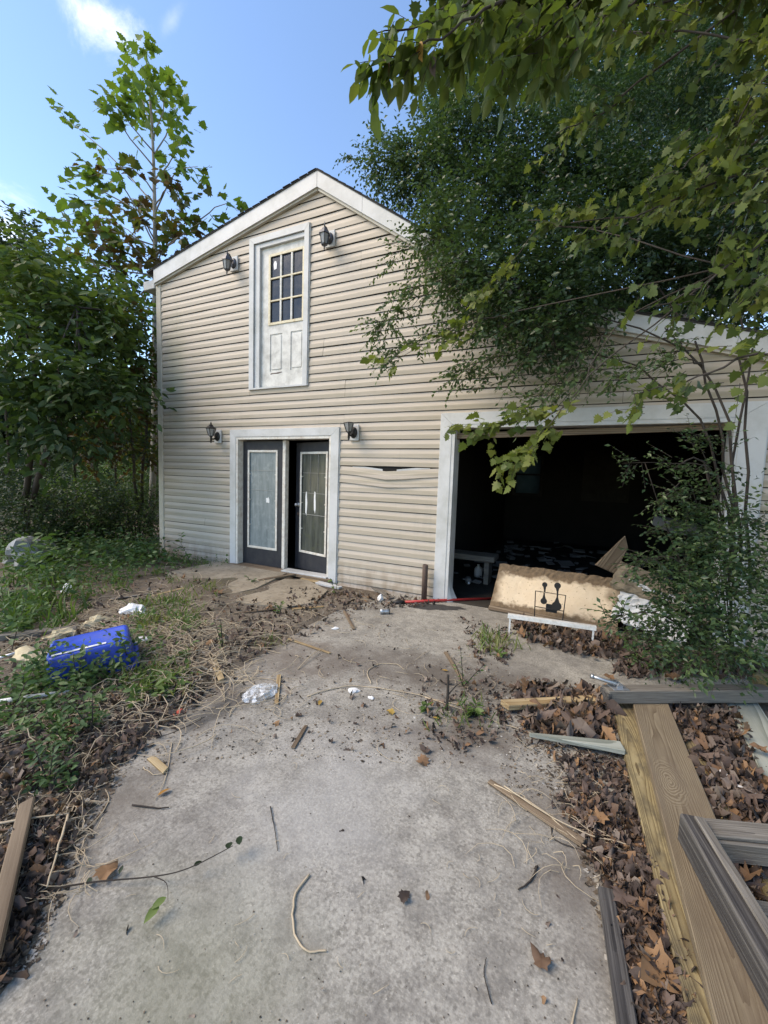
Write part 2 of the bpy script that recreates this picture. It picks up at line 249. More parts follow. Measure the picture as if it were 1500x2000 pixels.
def pane_mat(name, a, b, c2, rough):
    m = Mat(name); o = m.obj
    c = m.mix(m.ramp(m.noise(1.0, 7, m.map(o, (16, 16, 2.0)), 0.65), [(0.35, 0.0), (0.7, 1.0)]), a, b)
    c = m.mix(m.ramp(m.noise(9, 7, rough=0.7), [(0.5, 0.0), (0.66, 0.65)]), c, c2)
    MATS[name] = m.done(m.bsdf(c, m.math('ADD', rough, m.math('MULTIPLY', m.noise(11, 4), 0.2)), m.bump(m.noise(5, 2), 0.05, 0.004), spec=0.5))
pane_mat('milky_pane', (0.13, 0.165, 0.175), (0.25, 0.285, 0.295), (0.30, 0.34, 0.35), 0.22)
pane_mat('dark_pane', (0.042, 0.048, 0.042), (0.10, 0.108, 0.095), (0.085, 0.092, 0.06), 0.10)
def dim_glass():
    m = Mat('dusty_glass'); t = m.n('ShaderNodeBsdfTranslucent'); m.put(t.inputs['Color'], m.mix(m.noise(6, 5), (0.10, 0.12, 0.105), (0.22, 0.25, 0.22))); MATS['dusty_glass'] = m.done(t.outputs[0])
dim_glass()
pane_mat('black_pane', (0.008, 0.009, 0.012), (0.018, 0.019, 0.024), (0.03, 0.03, 0.032), 0.10)
pane_mat('dim_pane', (0.05, 0.06, 0.055), (0.09, 0.10, 0.09), (0.05, 0.055, 0.045), 0.3)
def bin_mat():
    m = Mat('blue_plastic'); c = m.mix(m.noise(5, 4), (0.018, 0.055, 0.40), (0.026, 0.085, 0.55))
    c = m.mix(m.ramp(m.noise(12, 7, rough=0.7), [(0.55, 0.0), (0.72, 0.35)]), c, (0.10, 0.12, 0.25))
    c = m.mix(m.ramp(m.noise(6, 8, m.map(m.obj, loc=(3, 1, 2)), 0.75), [(0.52, 0.0), (0.66, 0.55)]), c, (0.13, 0.11, 0.085))
    MATS['blue_plastic'] = m.done(m.bsdf(c, 0.36, m.bump(m.noise(20, 2), 0.05, 0.003), spec=0.45))
bin_mat()
leafmat('sycamore_leaf', [(0.037, 0.022, 0.015), (0.094, 0.053, 0.022), (0.081, 0.106, 0.027), (0.094, 0.156, 0.035), (0.125, 0.2, 0.04), (0.163, 0.213, 0.037)], 0.42)
leafmat('wood_leaf', [(0.028, 0.052, 0.022), (0.045, 0.08, 0.027), (0.068, 0.115, 0.034), (0.095, 0.145, 0.04), (0.15, 0.19, 0.05)], 0.32)
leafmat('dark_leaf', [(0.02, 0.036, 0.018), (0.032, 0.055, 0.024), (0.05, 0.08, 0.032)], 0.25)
leafmat('privet_leaf', [(0.026,0.05,0.027),(0.042,0.08,0.038),(0.072,0.12,0.05),(0.14,0.195,0.072)], 0.3, 0.32)
leafmat('maple_leaf', [(0.054, 0.084, 0.029), (0.084, 0.12, 0.034), (0.138, 0.174, 0.043), (0.222, 0.24, 0.06)], 0.4)
leafmat('cherry_leaf', [(0.049, 0.078, 0.029), (0.078, 0.117, 0.034), (0.117, 0.156, 0.039), (0.156, 0.182, 0.046)], 0.42)
leafmat('weed_leaf', [(0.052, 0.098, 0.037), (0.081, 0.144, 0.044), (0.115, 0.184, 0.052), (0.149, 0.207, 0.057)], 0.3)
leafmat('grass_blade', [(0.07, 0.11, 0.03), (0.10, 0.17, 0.04), (0.15, 0.21, 0.055), (0.30, 0.27, 0.12)], 0.3)
leafmat('dead_leaf', [(0.048, 0.033, 0.029), (0.085, 0.06, 0.051), (0.12, 0.085, 0.071), (0.155, 0.105, 0.083), (0.25, 0.2, 0.165), (0.1, 0.07, 0.058), (0.2, 0.115, 0.066), (0.3, 0.175, 0.09)], 0.08, 0.8, 0.8)
leafmat('orange_leaf', [(0.30, 0.125, 0.03), (0.38, 0.19, 0.045), (0.42, 0.28, 0.07)], 0.15, 0.7, 0.9)
leafmat('brown_leaf', [(0.05, 0.030, 0.018), (0.10, 0.06, 0.03), (0.15, 0.09, 0.035)], 0.25)
# ------------------------------------------------------------------ helpers: meshes
def link(name, me, mat=None, parent=None):
    o = bpy.data.objects.new(name, me); COL.objects.link(o)
    if me is not None and mat is not None: me.materials.append(MATS[mat] if isinstance(mat, str) else mat)
    if parent is not None: o.parent = parent
    return o
def tag(o, label=None, cat=None, group=None, kind=None):
    if label: o['label'] = label
    if cat: o['category'] = cat
    if group: o['group'] = group
    if kind: o['kind'] = kind
    return o
def thing(name, label, cat, loc=(0,0,0), group=None):
    o = bpy.data.objects.new(name, None); COL.objects.link(o); o.location = loc; o.empty_display_size = 0.1
    return tag(o, label, cat, group)
class B:
    def __init__(s): s.v = []; s.f = []
    def add(s, vs, fs):
        k = len(s.v); s.v += [tuple(v) for v in vs]; s.f += [tuple(i+k for i in f) for f in fs]; return s
    def box(s, x0, x1, y0, y1, z0, z1, ch=0.0, M=None):
        if ch <= 0:
            vs = [(x, y, z) for z in (z0, z1) for y in (y0, y1) for x in (x0, x1)]; fs = [(0,2,3,1),(4,5,7,6),(0,1,5,4),(2,6,7,3),(0,4,6,2),(1,3,7,5)]
        else:
            bm = bmesh.new(); bmesh.ops.create_cube(bm, size=1)
            for v in bm.verts: v.co = ((x0+x1)/2+v.co.x*(x1-x0), (y0+y1)/2+v.co.y*(y1-y0), (z0+z1)/2+v.co.z*(z1-z0))
            bmesh.ops.bevel(bm, geom=list(bm.edges), offset=ch, segments=1, affect='EDGES')
            bm.verts.index_update(); vs = [tuple(v.co) for v in bm.verts]; fs = [tuple(v.index for v in f.verts) for f in bm.faces]; bm.free()
        if M is not None: vs = [M @ Vector(v) for v in vs]
        return s.add(vs, fs)
    def tube(s, pts, rad, n=8, cap=True):
        P = [Vector(p) for p in pts]; k = len(P); rad = [rad]*k if isinstance(rad, (int, float)) else rad; vs = []; ref = None
        for i, p in enumerate(P):
            t = (P[min(i+1, k-1)]-P[max(i-1, 0)]).normalized()
            if ref is None: ref = t.orthogonal().normalized()
            a = (ref - t*ref.dot(t)); a = a.normalized() if a.length > 1e-6 else t.orthogonal().normalized(); ref = a; b = t.cross(a)
            vs += [p + (a*math.cos(j*2*math.pi/n) + b*math.sin(j*2*math.pi/n))*rad[i] for j in range(n)]
        fs = [(i*n+j, i*n+(j+1) % n, (i+1)*n+(j+1) % n, (i+1)*n+j) for i in range(k-1) for j in range(n)]
        if cap: fs += [tuple(range(n))[::-1], tuple((k-1)*n+j for j in range(n))]
        return s.add(vs, fs)
    def lathe(s, prof, n=12, c=(0,0,0), M=None):           # profile of (radius, height)
        vs = [Vector((r*math.cos(j*2*math.pi/n)+c[0], r*math.sin(j*2*math.pi/n)+c[1], h+c[2])) for r, h in prof for j in range(n)]
        if M is not None: vs = [M @ v for v in vs]
        k = len(prof); fs = [(i*n+j, i*n+(j+1) % n, (i+1)*n+(j+1) % n, (i+1)*n+j) for i in range(k-1) for j in range(n)]
        fs += [tuple(range(n))[::-1], tuple((k-1)*n+j for j in range(n))]
        return s.add(vs, fs)
    def prism(s, poly, y0, y1):                             # polygon of (x, z), thick along y
        n = len(poly); vs = [(x, y0, z) for x, z in poly]+[(x, y1, z) for x, z in poly]
        return s.add(vs, [tuple(range(n)), tuple(range(2*n-1, n-1, -1))]+[(i, i+n, (i+1) % n+n, (i+1) % n) for i in range(n)])
    def build(s, name, mat, parent=None, smooth=False):
        me = bpy.data.meshes.new(name); me.from_pydata(s.v, [], s.f)
        bm = bmesh.new(); bm.from_mesh(me); bmesh.ops.recalc_face_normals(bm, faces=bm.faces); bm.to_mesh(me); bm.free()
        if smooth: me.polygons.foreach_set('use_smooth', [True]*len(me.polygons))
        return link(name, me, mat, parent)
def np_obj(name, Vv, Fs, mat, parent=None, rnd=None, smooth=False):
    me = bpy.data.meshes.new(name); me.vertices.add(len(Vv)); me.vertices.foreach_set('co', np.asarray(Vv, np.float32).ravel())
    loops = np.concatenate([f.ravel() for f in Fs]); tot = np.concatenate([np.full(len(f), f.shape[1]) for f in Fs]); st = np.concatenate([[0], np.cumsum(tot)[:-1]])
    me.loops.add(len(loops)); me.loops.foreach_set('vertex_index', loops.astype(np.int32)); me.polygons.add(len(tot)); me.polygons.foreach_set('loop_start', st.astype(np.int32)); me.polygons.foreach_set('loop_total', tot.astype(np.int32))
    if rnd is not None: a = me.attributes.new('rnd', 'FLOAT', 'POINT'); a.data.foreach_set('value', rnd.astype(np.float32))
    me.update(calc_edges=True)
    if smooth: me.polygons.foreach_set('use_smooth', [True]*len(me.polygons))
    return link(name, me, mat, parent)
# leaf templates: x along the leaf, y across, z up; verts and faces
def t_small(): return np.array([(0,0,0),(0.45,0.26,0.07),(1,0,-0.06),(0.45,-0.26,0.07)]), [np.array([(0,2,1),(0,3,2)])]
def t_ovate():
    v = [(0,0,0),(0.18,0.17,0.03),(0.45,0.25,0.05),(0.75,0.16,0.0),(1,0,-0.12),(0.75,-0.16,0.0),(0.45,-0.25,0.05),(0.18,-0.17,0.03),(0.4,0,-0.015),(0.75,0,-0.05)]
    return np.array(v), [np.array([(0,8,1),(0,7,8),(9,4,3),(9,5,4)]), np.array([(1,8,9,2),(7,6,9,8)])[:, :], np.array([(2,9,3),(6,5,9)])]
def t_maple(curl=0.0):
    o = [(0,0),(0.05,0.16),(-0.06,0.36),(0.16,0.33),(0.22,0.52),(0.36,0.36),(0.50,0.52),(0.54,0.28),(0.70,0.24),(1.0,0.0)]
    pts = o + [(x, -y) for x, y in o[-2:0:-1]]; v = [(0.38, 0, 0.0)] + [(x, y, 0.10*abs(y)-0.10*x*x+curl*(x-0.4)**2+curl*0.8*y*y) for x, y in pts]; n = len(pts)
    return np.array(v), [np.array([(0, 1+i, 1+(i+1) % n) for i in range(n)])]
def t_dead(k):
    r = np.random.default_rng(50+k); v, f = (t_maple(0.7+0.5*r.random()) if k % 2 == 0 else t_ovate()); v = v.copy()
    v[:, 2] += 0.30*np.sin(v[:, 0]*5+k)+0.28*np.sin(v[:, 1]*6+2*k)+0.05*r.normal(size=len(v)); v[:, :2] *= 1+0.10*r.normal(size=(len(v), 2)); v[:, 1] *= (0.55, 1.0, 0.8, 0.45)[k % 4]; v[:, 2]+ (0.5 if k % 3 == 0 else 0.25)*v[:, 1]**2; return v, f
def leaves(P, A, N, S, tmpl):
    tv, tf = tmpl; n = len(P); m = len(tv)
    A = A/(np.linalg.norm(A, axis=1, keepdims=True)+1e-9); Y = np.cross(N, A); Y /= np.linalg.norm(Y, axis=1, keepdims=True)+1e-9; Zz = np.cross(A, Y)
    Vv = P[:, None]+S[:, None, None]*(tv[None, :, 0:1]*A[:, None]+tv[None, :, 1:2]*Y[:, None]+tv[None, :, 2:3]*Zz[:, None])
    Fs = [(f[None]+(np.arange(n)*m)[:, None, None]).reshape(-1, f.shape[1]) for f in tf]
    return Vv.reshape(-1, 3), Fs
class Fol:                                       # collects leaves, then one crown mesh
    def __init__(s, tmpl): s.t = tmpl; s.P = []; s.A = []; s.N = []; s.S = []; s.R = []; s.tw = []
    def put(s, P, A, N, S, Rn): s.P.append(P); s.A.append(A); s.N.append(N); s.S.append(S); s.R.append(Rn)
    def clump(s, c, r, ntw, nl, L, size, out=0.9, droop=0.35, lo=0.0, hi=1.0, twigs=0, flat=0.6):
        c = np.asarray(c, float); r = np.broadcast_to(np.asarray(r, float), (3,)); u = RNG.normal(size=(ntw, 3)); u /= np.linalg.norm(u, axis=1, keepdims=True)
        st = c+u*(RNG.random((ntw, 1))**0.42)*r*0.8; d = u*out+RNG.normal(size=(ntw, 3))*0.55; d[:, 2] -= droop*0.5; d /= np.linalg.norm(d, axis=1, keepdims=True)
        Ls = L*(0.6+0.8*RNG.random((ntw, 1))); s.path(st, d, Ls, nl, size, droop, lo, hi, twigs, flat)
    def path(s, st, d, Ls, nl, size, droop, lo, hi, twigs=0, flat=0.6):
        n = len(st); t = (np.arange(nl)+0.6)/nl; x = Ls*t[None]                                    # n, nl
        pos = st[:, None]+d[:, None]*x[:, :, None]; pos[:, :, 2] -= droop*x**2*0.8
        side = np.cross(d, [0, 0, 1.0]); side /= np.linalg.norm(side, axis=1, keepdims=True)+1e-6; sg = np.where(np.arange(nl) % 2 == 0, 1, -1)
        A = d[:, None]*0.65+side[:, None]*sg[None, :, None]*0.8+RNG.normal(size=(n, nl, 3))*0.28; A[:, :, 2] -= droop*0.7
        N = RNG.normal(size=(n, nl, 3))*flat; N[:, :, 2] += 1.0
        tr = RNG.random((n, 1)); rn = lo+(hi-lo)*np.clip(0.65*tr+0.35*RNG.random((n, nl)), 0, 1)
        s.put(pos.reshape(-1, 3), A.reshape(-1, 3), N.reshape(-1, 3), (size*(0.65+0.6*RNG.random((n, nl)))).ravel(), rn.ravel())
        for i in range(min(twigs, n)): s.tw.append((st[i], pos[i, nl//2], pos[i, -1]))
    def spray(s, pts, n, nl, L, size, droop=0.3, lo=0, hi=1, jit=0.1, t0=0.1, out=0.7, twigs=1000):      # twigs along a limb
        pts = np.asarray(pts, float); seg = np.linspace(0, len(pts)-1, 60); q = np.stack([np.interp(seg, np.arange(len(pts)), pts[:, i]) for i in range(3)], 1)
        i = (t0*59+(1-t0)*59*RNG.random(n)).astype(int); st = q[i]+RNG.normal(size=(n, 3))*jit
        tg = q[np.minimum(i+3, 59)]-q[np.maximum(i-3, 0)]; tg /= np.linalg.norm(tg, axis=1, keepdims=True)+1e-9
        d = tg*0.8+RNG.normal(size=(n, 3))*out*0.6; d /= np.linalg.norm(d, axis=1, keepdims=True)
        s.path(st, d, L*(0.5+RNG.random((n, 1))), nl, size, droop, lo, hi, twigs, 1.0 if droop > 1 else 0.6)
    def build(s, mat, parent, name='crown'):
        P, A, N, S, Rn = (np.concatenate(k) for k in (s.P, s.A, s.N, s.S, s.R)); Vv, Fs = leaves(P, A, N, S, s.t)
        return np_obj(name, Vv, Fs, mat, parent, np.repeat(Rn, len(s.t[0])))
    def twigmesh(s, b, r=0.0035):
        for a, m_, e in s.tw: b.tube([a, m_, e], [r, r*0.8, r*0.4], 3, False)
def limb(b, pts, r0, r1, n=7, wob=0.0, sub=4):
    P = [np.asarray(p, float) for p in pts]; k = (len(P)-1)*sub+1; t = np.linspace(0, len(P)-1, k); out = []
    A = np.stack(P)
    for i, tt in enumerate(t):                       # Catmull-Rom
        j = min(int(tt), len(P)-2); f = tt-j; p0, p1, p2, p3 = A[max(j-1, 0)], A[j], A[j+1], A[min(j+2, len(P)-1)]
        q = 0.5*((2*p1)+(-p0+p2)*f+(2*p0-5*p1+4*p2-p3)*f*f+(-p0+3*p1-3*p2+p3)*f**3)
        out.append(q+RNG.normal(size=3)*wob*(0 < i < k-1))
    b.tube(out, [r0+(r1-r0)*(i/(k-1)) for i in range(k)], n); return out
def board(name, p0, p1, w, t, mat, label=None, cat='board', group=None, roll=0.0, ch=0.004, taper=1.0, parent=None, skew=0.0, segs=1):
    p0, p1 = Vector(p0), Vector(p1); x = (p1-p0); L = x.length; x.normalize(); up = Vector((0,0,1)); y = up.cross(x).normalized(); z = x.cross(y)
    y, z = y*math.cos(roll)+z*math.sin(roll), z*math.cos(roll)-y*math.sin(roll)
    b = B().box(0, L, -w/2, w/2, 0, t, ch)
    if taper != 1.0 or skew: b.v = [(q[0]+skew*q[1]*(1 if q[0] > L/2 else -0.6), q[1]*(1+(taper-1)*q[0]/L), q[2]*(1+(taper-1)*0.4*q[0]/L)) for q in b.v]
    o = b.build(name, mat, parent); o.matrix_world = Matrix(((x.x,y.x,z.x,p0.x),(x.y,y.y,z.y,p0.y),(x.z,y.z,z.z,p0.z),(0,0,0,1)))
    if label: tag(o, label, cat, group)
    return o
# ================================================================== SETTING
SLAB = [(-1.15,-7.0),(-1.32,-4.7)] + [tuple(gp(u, v).xy) for u, v in ((0,1900),(40,1760),(110,1640),(180,1500),(260,1440),(330,1385),(400,1335),(470,1292),(540,1255),(600,1215),(650,1190))] + [(-2.12,-0.02),(-1.45,-0.012),(1.25,-0.012),(1.5,-0.25),(1.25,-1.3),(0.55,-1.75),(0.50,-3.2),(0.45,-7.0)]
SLAB_IN = [(x, y) if i < 2 or i > 12 else (x, y) for i, (x, y) in enumerate(SLAB)]
def inside(x, y, poly):
    c = np.zeros(np.shape(x), bool); n = len(poly)
    for i in range(n):
        x1, y1 = poly[i]; x2, y2 = poly[i-1]
        c ^= ((y1 > y) != (y2 > y)) & (x < (x2-x1)*(y-y1)/(y2-y1+1e-12)+x1)
    return c
_ph = RNG.random((14, 2))*6.28; _k = RNG.normal(size=(14, 2))
def lumps(x, y, f):
    return sum(np.sin(_k[i, 0]*x*f+_k[i, 1]*y*f+_ph[i, 0]) for i in range(14))/14
def edge_dist(x, y):
    best = np.full(np.shape(x), 9.0)
    for i in range(len(SLAB)):
        (x1, y1), (x2, y2) = SLAB[i-1], SLAB[i]; dx, dy = x2-x1, y2-y1; t = np.clip(((x-x1)*dx+(y-y1)*dy)/(dx*dx+dy*dy+1e-9), 0, 1); best = np.minimum(best, np.hypot(x-x1-t*dx, y-y1-t*dy))
    return best
def gz(x, y):                                       # height of the bare earth
    x = np.asarray(x, float); y = np.asarray(y, float)
    h = 0.010+0.045*lumps(x, y, 2.2)+0.03*lumps(x+9, y, 7.0)
    left = np.clip((-2.0-x)/1.5, 0, 1); h = h+0.03*left*np.clip((-y)/1.5, 0, 1)
    far = np.clip((np.hypot(x+2, y+2)-9)/20, 0, 1); h = h+far*0.5*lumps(x, y, 0.35)
    wl = np.clip((y+0.5)/0.5, 0, 1)*(x > -6.9)*(x < 2.9); h = h*(1-wl)-0.02*wl
    near = np.clip((x+2.9)/0.8, 0, 1)*(y < -0.3); h = h*(1-0.7*near)+0.014*near
    d = edge_dist(x, y); d = np.where(inside(x, y, SLAB), d, -d)+0.10*lumps(x, y, 6.0)+0.05*lumps(x+3, y-2, 22.0)
    s = np.clip((d-0.02)/0.22, 0, 1); h = h*(1-s)-0.05*s
    w = (y > -0.02) & (x > -6.75) & (x < 2.8) & (y < 7.0); return np.where(w, -0.09, h)
gx = np.unique(np.concatenate([np.linspace(-60, -9, 22), np.linspace(-9, 3, 241), np.linspace(3, 60, 22)])); gy = np.unique(np.concatenate([np.linspace(-40, -6.5, 14), np.linspace(-6.5, 2, 171), np.linspace(2, 70, 26)]))
X, Y = np.meshgrid(gx, gy); Zg = gz(X, Y); nx, ny = len(gx), len(gy)
idx = np.arange(nx*ny).reshape(ny, nx); Fg = np.stack([idx[:-1,:-1], idx[:-1,1:], idx[1:,1:], idx[1:,:-1]], -1).reshape(-1, 4)
tag(np_obj('ground', np.stack([X, Y, Zg], -1).reshape(-1, 3), [Fg], 'soil', smooth=True), kind='structure')
def slab(name, poly, z0, z1, mat, kind='structure'):
    n = len(poly); b = B().add([(x, y, z0) for x, y in poly]+[(x, y, z1) for x, y in poly], [tuple(range(n))[::-1], tuple(range(n, 2*n))]+[(i, (i+1) % n, (i+1) % n+n, i+n) for i in range(n)])
    o = b.build(name, mat); tag(o, kind=kind) if kind else None; return o
slab('concrete_drive', SLAB, -0.12, 0.0, 'concrete')
m = Mat('pad_concrete'); P_ = m.pos
c = m.mix(m.ramp(m.noise(2.2, 8, P_, 0.65), [(0.3, 0.0), (0.7, 1.0)]), (0.22, 0.185, 0.135), (0.38, 0.33, 0.255)); c = m.mix(m.ramp(m.noise(18, 6, P_, 0.7), [(0.5, 0.0), (0.68, 0.7)]), c, (0.14, 0.115, 0.085))
MATS['pad_concrete'] = m.done(m.bsdf(c, 0.9, m.bump(m.noise(40, 6, P_), 0.5, 0.006), spec=0.2))
pad = [tuple(gp(u, v, 0.05).xy) for u, v in ((322,1118),(365,1140),(432,1163),(500,1148),(548,1124),(560,1118))]+[(-3.95,-0.03),(-5.25,-0.03)]
slab('doorstep_pad', pad, -0.05, 0.045, 'pad_concrete')
pad2 = [tuple(gp(u, v, 0.03).xy) for u, v in ((440,1166),(480,1178),(560,1185),(615,1176),(640,1152),(600,1132),(556,1130),(505,1150))]
slab('broken_pad', pad2, -0.05, 0.028, 'pad_concrete')
# ================================================================== OUTBUILDING
C = 0.1143
bld = thing('outbuilding', 'two-storey beige vinyl-sided outbuilding with gable, white doors and open garage', 'building', (-2.6, 0, 0))
bld.location = (0, 0, 0)
XL, XR = -6.61, 2.75
RK = [(-6.72, 4.60), (-3.412, 5.275), (-0.52, 3.235), (2.95, 2.16)]       # underside of the rake boards (x, z)
def roofz(x): return float(np.interp(x, [p[0] for p in RK], [p[1] for p in RK]))
def xcut(z):                                       # where height z meets the left and the right rake
    l = -6.72+(z-4.60)/(5.275-4.60)*3.308 if z > 4.60 else XL
    xs = np.linspace(-3.412, 2.95, 400); zs = [roofz(x) for x in xs]
    r = XR if z < zs[-1] else float(np.interp(-z, [-q for q in zs], xs))
    return max(l, XL), min(r, XR)
OPEN = [(-5.012, -3.012, -0.1, 2.152), (-4.622, -3.556, 2.735, 4.89), (-1.57, 1.43, -0.1, 2.28)]   # french doors, upper door, garage (outer casing)
fw = B()                                           # sheathing behind the siding
def sheath(x0, x1, z0, z1):
    n = max(1, int((x1-x0)/0.4)); xs = np.linspace(x0, x1, n+1)
    poly = [(x, z0) for x in xs]+[(x, min(z1, roofz(x)+0.12)) for x in xs[::-1]]; fw.prism(poly, 0.0, 0.13)
FO = (-4.892, -3.132, 0.0, 2.04); GO = (-1.44, 1.24, 0.0, 2.145)
sheath(-6.70, FO[0], -0.1, 6); sheath(FO[0], -4.54, FO[3], 6); sheath(-4.54, -3.61, FO[3], 2.75); sheath(-3.61, FO[1], FO[3], 6); fw.prism([(-4.54, 4.805), (-3.61, 4.805), (-3.61, roofz(-3.61)+0.12), (-4.54, roofz(-4.54)+0.12)], 0.0, 0.13); sheath(FO[1], GO[0], -0.1, 6); sheath(GO[0], GO[1], GO[3], 6); sheath(GO[1], 2.80, -0.1, 6)
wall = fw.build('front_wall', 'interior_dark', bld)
PROF = [(0.0, -0.0185), (0.003, -0.0205), (0.007, -0.0205), (0.055, -0.0185), (0.066, -0.0145), (0.085, -0.011), (0.1143-0.0058, -0.0065)]  # courses stop short so near-black sheathing shows as the shadow line
def course(k, x0, x1, zb, fall=None, zlo=-9, zhi=9):
    x0a, x1a = x0, x1; n = max(2, int((x1-x0)/0.22)); vs = []; seed = random.random()*6
    ts = np.linspace(0, 1, n+1)
    for pi, (dz, y) in enumerate(PROF):
        z = min(max(zb+dz, zlo), zhi); a, b2 = x0, x1
        l, r = xcut(min(z, 5.27))
        if x0 <= XL+0.001 or zb+C > 4.55: a = max(x0, l)
        if zb+C > 2.2: b2 = min(x1, r)
        if b2 < a+0.01: b2 = a+0.01
        for t in ts:
            x = a+(b2-a)*t; w = 0.0016*math.sin(x*2.3+seed)+0.001*math.sin(x*7+seed*3)
            dzz = 0.0025*math.sin(x*1.1+seed)
            yy = y+w if pi else y
            if fall and pi >= 0:
                s_ = max(0.0, 1-abs(x-fall[0])/fall[1]); s_ = s_**1.15; dzz -= fall[2]*s_; yy -= fall[3]*s_
            vs.append((x, yy, z+dzz))
    m1 = n+1; fs = [(i*m1+j, i*m1+j+1, (i+1)*m1+j+1, (i+1)*m1+j) for i in range(len(PROF)-1) for j in range(n)]
    b = B(); b.add(vs, fs); o = b.build('siding_course', 'siding', wall); return o
JOINTS = {2.59: -2.945, 2.70: -2.945, 3.16: -3.31, 3.27: -3.30, 2.25: -2.95, 2.02: -4.4, 4.85: -4.1, 4.32: -2.75, 4.21: -2.75, 3.5: -1.9, 1.2: 2.1, 2.36: 0.3, 0.7: -5.6}
for k in range(-1, 48):
    zb = 0.0343+k*C-C; zc = zb+C*0.5
    l, r = xcut(min(zb+0.02, 5.25)); iv = [(l, r)]
    if zb > 5.19: continue
    EXTRA = []
    for ox0, ox1, oz0, oz1 in OPEN:
        if zb+C > oz0 and zb < oz1:
            if zb < oz1-0.004 and zb+C > oz1+0.004: EXTRA.append((max(ox0-0.004, l), ox1+0.004, oz1, 9))
            if zb < oz0-0.004 and zb+C > oz0+0.004: EXTRA.append((ox0-0.004, ox1+0.004, -9, oz0))
            nv = []
            for a, b2 in iv:
                if ox1 <= a or ox0 >= b2: nv.append((a, b2)); continue
                if ox0 > a+0.03: nv.append((a, ox0-0.004))
                if ox1 < b2-0.03: nv.append((ox1+0.004, b2))
            iv = nv
    for jz, jx in JOINTS.items():
        if zb <= jz < zb+C:
            iv = [q for a, b2 in iv for q in (((a, jx-0.0015), (jx+0.0015, b2)) if a+0.1 < jx < b2-0.1 else ((a, b2),))]
    for a, b2 in iv:
        fall = None
        if -3.1 < a < -2.9 and -1.7 < b2 < -1.5:
            if abs(zb+C-1.634) < 0.02: fall = (-2.24, 0.66, 0.062, 0.034)
            elif abs(zb+2*C-1.634) < 0.02: fall = (-2.24, 0.72, 0.046, 0.018)
        course(k, a, b2, zb, fall)
    for a, b2, zl, zh in EXTRA: course(k, a, b2, zb, None, zl, zh)
for xa, xb in ((-2.80, -2.34), (-2.14, -1.70)):
    hem = B(); xs = np.linspace(xa, xb, 13); sg = lambda x: max(0, 1-abs(x+2.24)/0.66)**1.15
    hem.add([(x, -0.010-0.026*sg(x)-(0.002 if k else 0), 1.626-0.062*sg(x)+(0.024*min(1, sg(x)*2.5) if k else 0)) for k in (0, 1) for x in xs], [(i, i+1, i+14, i+13) for i in range(12)])
    hem.build('nail_hem', 'white_trim', wall)
# corner post and rakes
B().box(-6.725, -6.608, -0.03, 0.10, -0.05, 4.62, 0.006).build('corner_post', 'corner_vinyl', bld)
B().box(-6.7245, -6.62, 0.1005, 7.0, -0.05, 4.62).build('side_wall', 'corner_vinyl', bld)
def rake(p, q, h0, h1, name='rake_board'):
    B().prism([p, q, (q[0], q[1]+h1), (p[0], p[1]+h0)], -0.085, -0.06).build(name, 'white_trim', bld)
    dx, dz = q[0]-p[0], q[1]-p[1]; L = math.hypot(dx, dz); nx_, nz_ = -dz/L, dx/L
    b = B().prism([(p[0]-nx_*0.028, p[1]-nz_*0.028), (q[0]-nx_*0.028, q[1]-nz_*0.028), (q[0]+nx_*0.012, q[1]+nz_*0.012), (p[0]+nx_*0.012, p[1]+nz_*0.012)], -0.060, -0.0205)
    b.build('soffit_channel', 'corner_vinyl', bld)
rake((-6.70, 4.604), (-3.415, 5.274), 0.235, 0.205); rake((-3.409, 5.274), (-2.72, 4.788), 0.205, 0.20); rake((-2.716, 4.785), (-0.525, 3.238), 0.20, 0.19); rake((-0.515, 3.234), (2.95, 2.16), 0.19, 0.17)
RT = [(-6.86, 4.81), (-3.412, 5.495), (-0.52, 3.435), (3.0, 2.342)]
roof = B()
for (x0, z0), (x1, z1) in zip(RT[:-1], RT[1:]):
    roof.prism([(x0, z0-0.02), (x1, z1-0.02), (x1, z1), (x0, z0)], -0.096, 6.9)
roof = roof.build('roof', 'shingle', bld)
tabs = B()
for (x0, z0), (x1, z1) in zip(RT[:-1], RT[1:]):
    L = math.hypot(x1-x0, z1-z0); n = int(L/0.14)
    for i in range(n):
        t0, t1 = i/n, (i+1)/n-0.003; a = (x0+(x1-x0)*t0, z0+(z1-z0)*t0+0.0005); b2 = (x0+(x1-x0)*t1, z0+(z1-z0)*t1+0.0005); h = 0.006+0.003*random.random()
        lo, hi = ((0.0, h) if x0 > -3.5 else (h, 0.0)); o_ = -0.100-0.010*random.random()
        tabs.prism([a, b2, (b2[0], b2[1]+hi+0.002), (a[0], a[1]+lo+0.002)], o_, 0.4)
tag(tabs.build('shingle_edge', 'shingle', roof), kind='stuff')
B().box(-7.02, -6.735, -0.05, 6.9, 4.545, 4.69, 0.008).build('eave_box', 'white_trim', bld)
